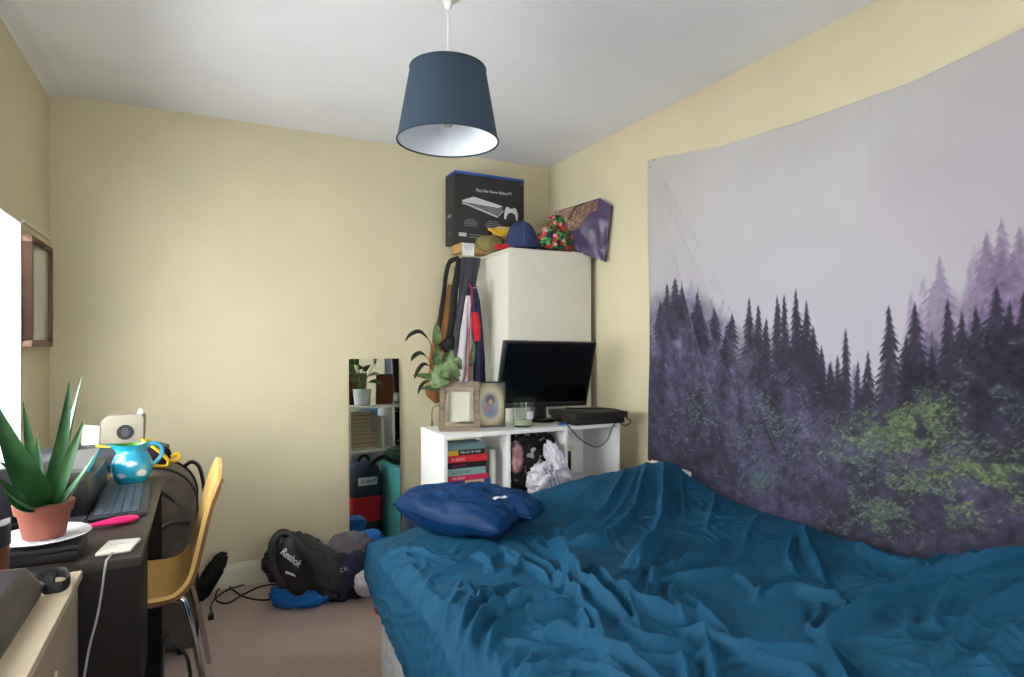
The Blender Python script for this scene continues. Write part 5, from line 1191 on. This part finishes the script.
G().prism([(x0-.004, bxz), (x1, bxz), (x1+.004, bxz+.105), (x1-.004, bxz+.118), (x0+.022, bxz+.118), (x0, bxz+.095)], yb_, yb_+.12, 'y').make('carton', m_bxg, bo, bevel=.0015)
G().prism([(x0-.062, bxz+.006), (x0-.006, bxz), (x0-.002, bxz+.082), (x0-.060, bxz+.088)], yb_-.004, yb_-.0015, 'y').make('side_flap', mat('white_card', (206, 202, 194), .7), bo)
G().prism([(x1-.024, bxz+.1185), (x1+.001, bxz+.1185), (x1-.002, bxz+.140), (x1-.012, bxz+.146)], yb_+.02, yb_+.024, 'y').make('corner_flap', mat('white_card', (206, 202, 194), .7), bo)
sx_, sz_ = x0+.084, bxz+.050
G().lathe([(.001, 0), (.030, 0), (.030, .0006), (.001, .0006)], (sx_, yb_-.0008, sz_), 40, Matrix.Rotation(PI/2, 3, 'X'), cap=False).make('round_sticker', mat('black_sticker', (40, 38, 40), .5), bo, smooth=False, label='round black sticker')
g = G()
for k in range(5):
    w_ = .016-.004*abs(k-2)*.8; g.box((sx_-w_, yb_-.0018, sz_+.014-.007*k), (sx_+w_, yb_-.0014, sz_+.0158-.007*k))
g.make('sticker_print', m_print2, bo)
ys_ = thing('yellow_strap', 'crumpled yellow strap behind the jug on the suitcase', 'strap', (-.13, 2.75, .77))
G().tube(catmull([P(96, 446, y=2.84), P(128, 449, y=2.80), P(150, 439, y=2.86)], 8), .006, 8, flat=(1, .6)).make('end', m_yel, ys_)
G().tube(catmull([P(143, 440, y=2.82), P(152, 446, y=2.74), P(160, 452, y=2.72), P(168, 460, y=2.72), P(166, 466, y=2.72), P(154, 466, y=2.70), P(142, 468, y=2.68)], 8), .011, 10, flat=(1, .45), up=(0, 1, 0)).make('loop', m_yel, ys_)
G().tube(catmull([P(160, 451, y=2.74), P(168, 459, y=2.75), P(174, 461, y=2.76), P(179, 458, y=2.77), P(177, 454, y=2.78), P(171, 457, y=2.78)], 8), .009, 10, flat=(1, .6), up=(0, 1, 0)).make('knot', m_yel, ys_)
tag(G().blob(P(155, 457, y=2.80), (.05, .05, .035), .8, .2, 2.4, 2.9, ridged=True, nu=36, nv=20).make('black_cloth', m_blks, ang=75), 'small black cloth under the yellow strap', 'cloth')
# laptop with teal edge and black box by the aloe, pencil, white cable
st_ = thing('laptop', 'closed silver grey laptop with a teal edge propped on the desk behind the aloe', 'laptop', (-.36, 2.3, DZT))
a, b, c_, d_ = P(58, 470, z=.86), P(88, 468, z=.86), P(99, 448, y=2.55), P(60, 452, y=2.58)
g = G().grid(lambda s, t: a.lerp(b, s).lerp(d_.lerp(c_, s), t), 4, 4, .012); g.make('lid', mat('silver_grey_plastic', (128, 128, 128), .35, .3), st_, ang=30)
g = G(); g.tube([b+Vector((.002, -.002, -.006)), c_+Vector((.002, -.002, -.006))], .005, 8); g.make('teal_edge', mat('teal_rubber', (30, 140, 160), .5), st_)
tag(G().box((-.46, 2.10, DZT+.001), (-.285, 2.52, DZT+.098)).make('black_organiser', m_bez, bevel=.003), 'black desk organiser under the silver laptop', 'organiser')
a, b = P(104, 479, z=DZT+.02), P(122, 474, z=DZT+.02)
tag(G().tube([a, b], .005, 6).make('pencil', mat('yellow_pencil', (216, 168, 40), .4)), 'yellow pencil behind the keyboard', 'pencil')
a, b = P(90, 475, z=DZT+.03), P(102, 471, z=DZT+.03)
tag(G().tube([a, b], .006, 6).make('wooden_ruler', mat('orange_wood', (170, 112, 70), .6)), 'short brown wooden stick lying beside the laptop', 'stick')
tag(G().tube(catmull([P(88, 478, z=DZT+.01), P(92, 473, z=DZT+.04), P(98, 474, z=DZT+.035), P(101, 484, z=DZT+.008), P(98, 497, z=DZT+.004)+Vector((-.02, 0, 0)), P(92, 508, z=DZT+.004)+Vector((-.02, 0, 0))], 8), .0026, 8).make('white_cable', m_plw), 'white cable arching beside the keyboard', 'cable')
tag(G().box((-.34, 1.95, DZT+.0005), (-.285, 2.45, DZT+.003)).make('mouse_mat', mat('dark_mat', (46, 48, 52), .8)), 'dark mat strip between the plant and the keyboard', 'mat')
dm = thing('desktop_screen', 'dark grey screen partly hidden behind the aloe at the left edge', 'monitor', (-.55, 1.95, DZT))
MQ = Matrix.Translation((-.52, 1.98, DZT)) @ Matrix.Rotation(math.radians(62), 4, 'Z')
G().box((-.24, 0, .02), (.24, .02, .155), MQ).make('housing', mat('lilac_grey_plastic', (92, 90, 104), .5), dm, bevel=.004)
G().box((-.10, -.06, .001), (.10, .08, .012), MQ).make('foot', m_bez, dm, bevel=.003)
# framed picture on the left wall
pf = thing('wall_picture', 'brown wooden picture frame hanging on the left wall by the corner', 'picture frame', (XL, 3.13, 1.45))
fy0, fy1, fz0, fz1 = 2.965, 3.335, 1.232, 1.668; fx0, fx1 = XL+.002, XL+.034; bw_ = .024
m_fr = mat('walnut_frame', (88, 60, 44), .45, rgb2=(112, 80, 60), vs_=18, stretch=(1, 1, .2))
g = G(); g.box((fx0, fy0, fz0), (fx1, fy1, fz0+bw_)); g.box((fx0, fy0, fz1-bw_), (fx1, fy1, fz1)); g.box((fx0, fy0, fz0+bw_), (fx1, fy0+bw_, fz1-bw_)); g.box((fx0, fy1-bw_, fz0+bw_), (fx1, fy1, fz1-bw_)); g.make('frame', m_fr, pf, bevel=.002)
G().box((fx0, fy0+.02, fz0+.02), (fx1-.012, fy1-.02, fz1-.02)).make('picture', mat('pale_print_glass', (196, 200, 192), .08, var=.05, vs_=4, coat=.8), pf)
# chair
m_ply = mat('birch_ply_lacquer', (244, 196, 112), .32, rgb2=(250, 208, 128), vs_=8, stretch=(.3, 1, 1), coat=.3)
m_plye = mat('ply_edge', (128, 86, 48), .6, vs_=20)
m_chr = mat('chrome', (200, 200, 204), .12, 1, var=0)
chd = thing('chair', 'birch plywood chair with chrome legs pushed up to the desk', 'chair', (-.10, 2.36, 0))
cy0, cy1 = 2.165, 2.56
cs = catmull([(-.33, .435), (-.28, .452), (-.20, .455), (-.12, .450), (-.055, .452), (-.015, .475), (.008, .515), (.024, .58), (.046, .68), (.070, .77), (.088, .836)], 5)
prof3 = [Vector((q[0], 0, q[1])) for q in cs]; L3 = len(prof3)
def seatw(t):      # half width along the shell
    return .195 if t < .42 else .195-.012*math.sin(PI*(t-.42)/.58)-.02*max(0, (t-.9)/.1)**2
def shell(s, t):
    i = min(L3-1, int(round(t*(L3-1)))); p = prof3[i]; hw = seatw(t); x = 2*s-1
    end = max(0, (t-.86)/.14); dz = -.028*end*abs(x)**3; st = max(0, (.10-t)/.10); dx = .03*st*abs(x)**3
    cup = .010*(1-x*x)
    return (p.x+dx+(cup*.8 if t > .5 else 0), 2.362+x*hw, p.z+dz-(cup if t < .5 else 0))
g = G().grid(shell, 15, L3, .012); g.make('seat_shell', m_ply, chd, ang=60)
ed = [Vector(shell(0, t/60)) for t in range(61)]
nn = Vector((0, -1, 0))
def edgef(s, t):
    i = min(60, int(round(t*60))); p = ed[i]; q = (ed[min(60, i+1)]-ed[max(0, i-1)]).normalized(); nrm_ = Vector((q.z, 0, -q.x))
    return p+nrm_*(.0005+.0115*s)+Vector((0, -.0012, 0))
G().grid(edgef, 3, 61, .0005).make('ply_edge', m_plye, chd, ang=60)
for (y, fy) in ((2.215, 2.185), (2.505, 2.66)):
    G().tube(catmull([(-.10, y, .425), (-.04, y, .432), (-.012, y+(fy-y)*.15, .40), (.03, y+(fy-y)*.55, .20), (.058, fy, .004)], 8), .0105, 14).make('leg', m_chr, chd)
    G().tube(catmull([(-.10, y, .425), (-.22, y, .430), (-.27, y, .40), (-.30, y+.03, .20), (-.33, min(fy, 2.58), .004)], 8), .0105, 14).make('leg', m_chr, chd)
G().box((-.26, 2.22, .428), (-.06, 2.50, .436)).make('seat_bracket', m_bez, chd)
chd.location.x -= .028
# things under the desk and behind the chair
sh_ = thing('shoe', 'black shoe with an orange line on the floor under the desk', 'shoe', (-.10, 1.95, 0))
G().blob((-.11, 2.02, .045), (.055, .12, .045), .8, .06, 2, 2, nu=40, nv=20, zmin=.012, tilt=(.12, 0)).make('upper', m_gym, sh_, ang=75)
G().blob((-.11, 2.02, .012), (.056, .124, .012), .6, 0, nu=36, nv=10, zmin=.001).make('sole', mat('orange_rubber', (200, 110, 60), .6), sh_, ang=75)
cable('desk_cable', 'black cable running from under the desk onto the carpet', [(-.10, 1.93, .20), P(165, 640, y=2.0), P(176, 645, y=2.0), P(186, 655, y=1.98), P(190, 672, y=1.95), P(191, 690, y=1.92), (.0, 1.9, .006), (-.05, 1.8, .006)], .005)
pu = thing('power_adapter', 'black power adapter hanging by its lead at the right of the desk leg', 'adapter', (-.13, 1.9, .18))
G().box((-.20, 1.86, .165), (-.10, 1.93, .205)).make('body', m_bez, pu, bevel=.006)
tag(G().blob((.040, 3.34, .10), (.035, .05, .105), .85, .30, 2.4, 3.9, ridged=True, nu=36, nv=28, tilt=(0, .55), zmin=.001).make('black_sock', m_blks, ang=75), 'black cloth hanging against the back wall behind the chair', 'cloth')
tag(G().blob((-.30, 2.50, .08), (.10, .10, .075), .7, .15, 2.4, 6.9, ridged=True, nu=44, nv=24, zmin=.001).make('dark_bag', m_lap, ang=75), 'dark bag on the floor beneath the chair', 'bag')
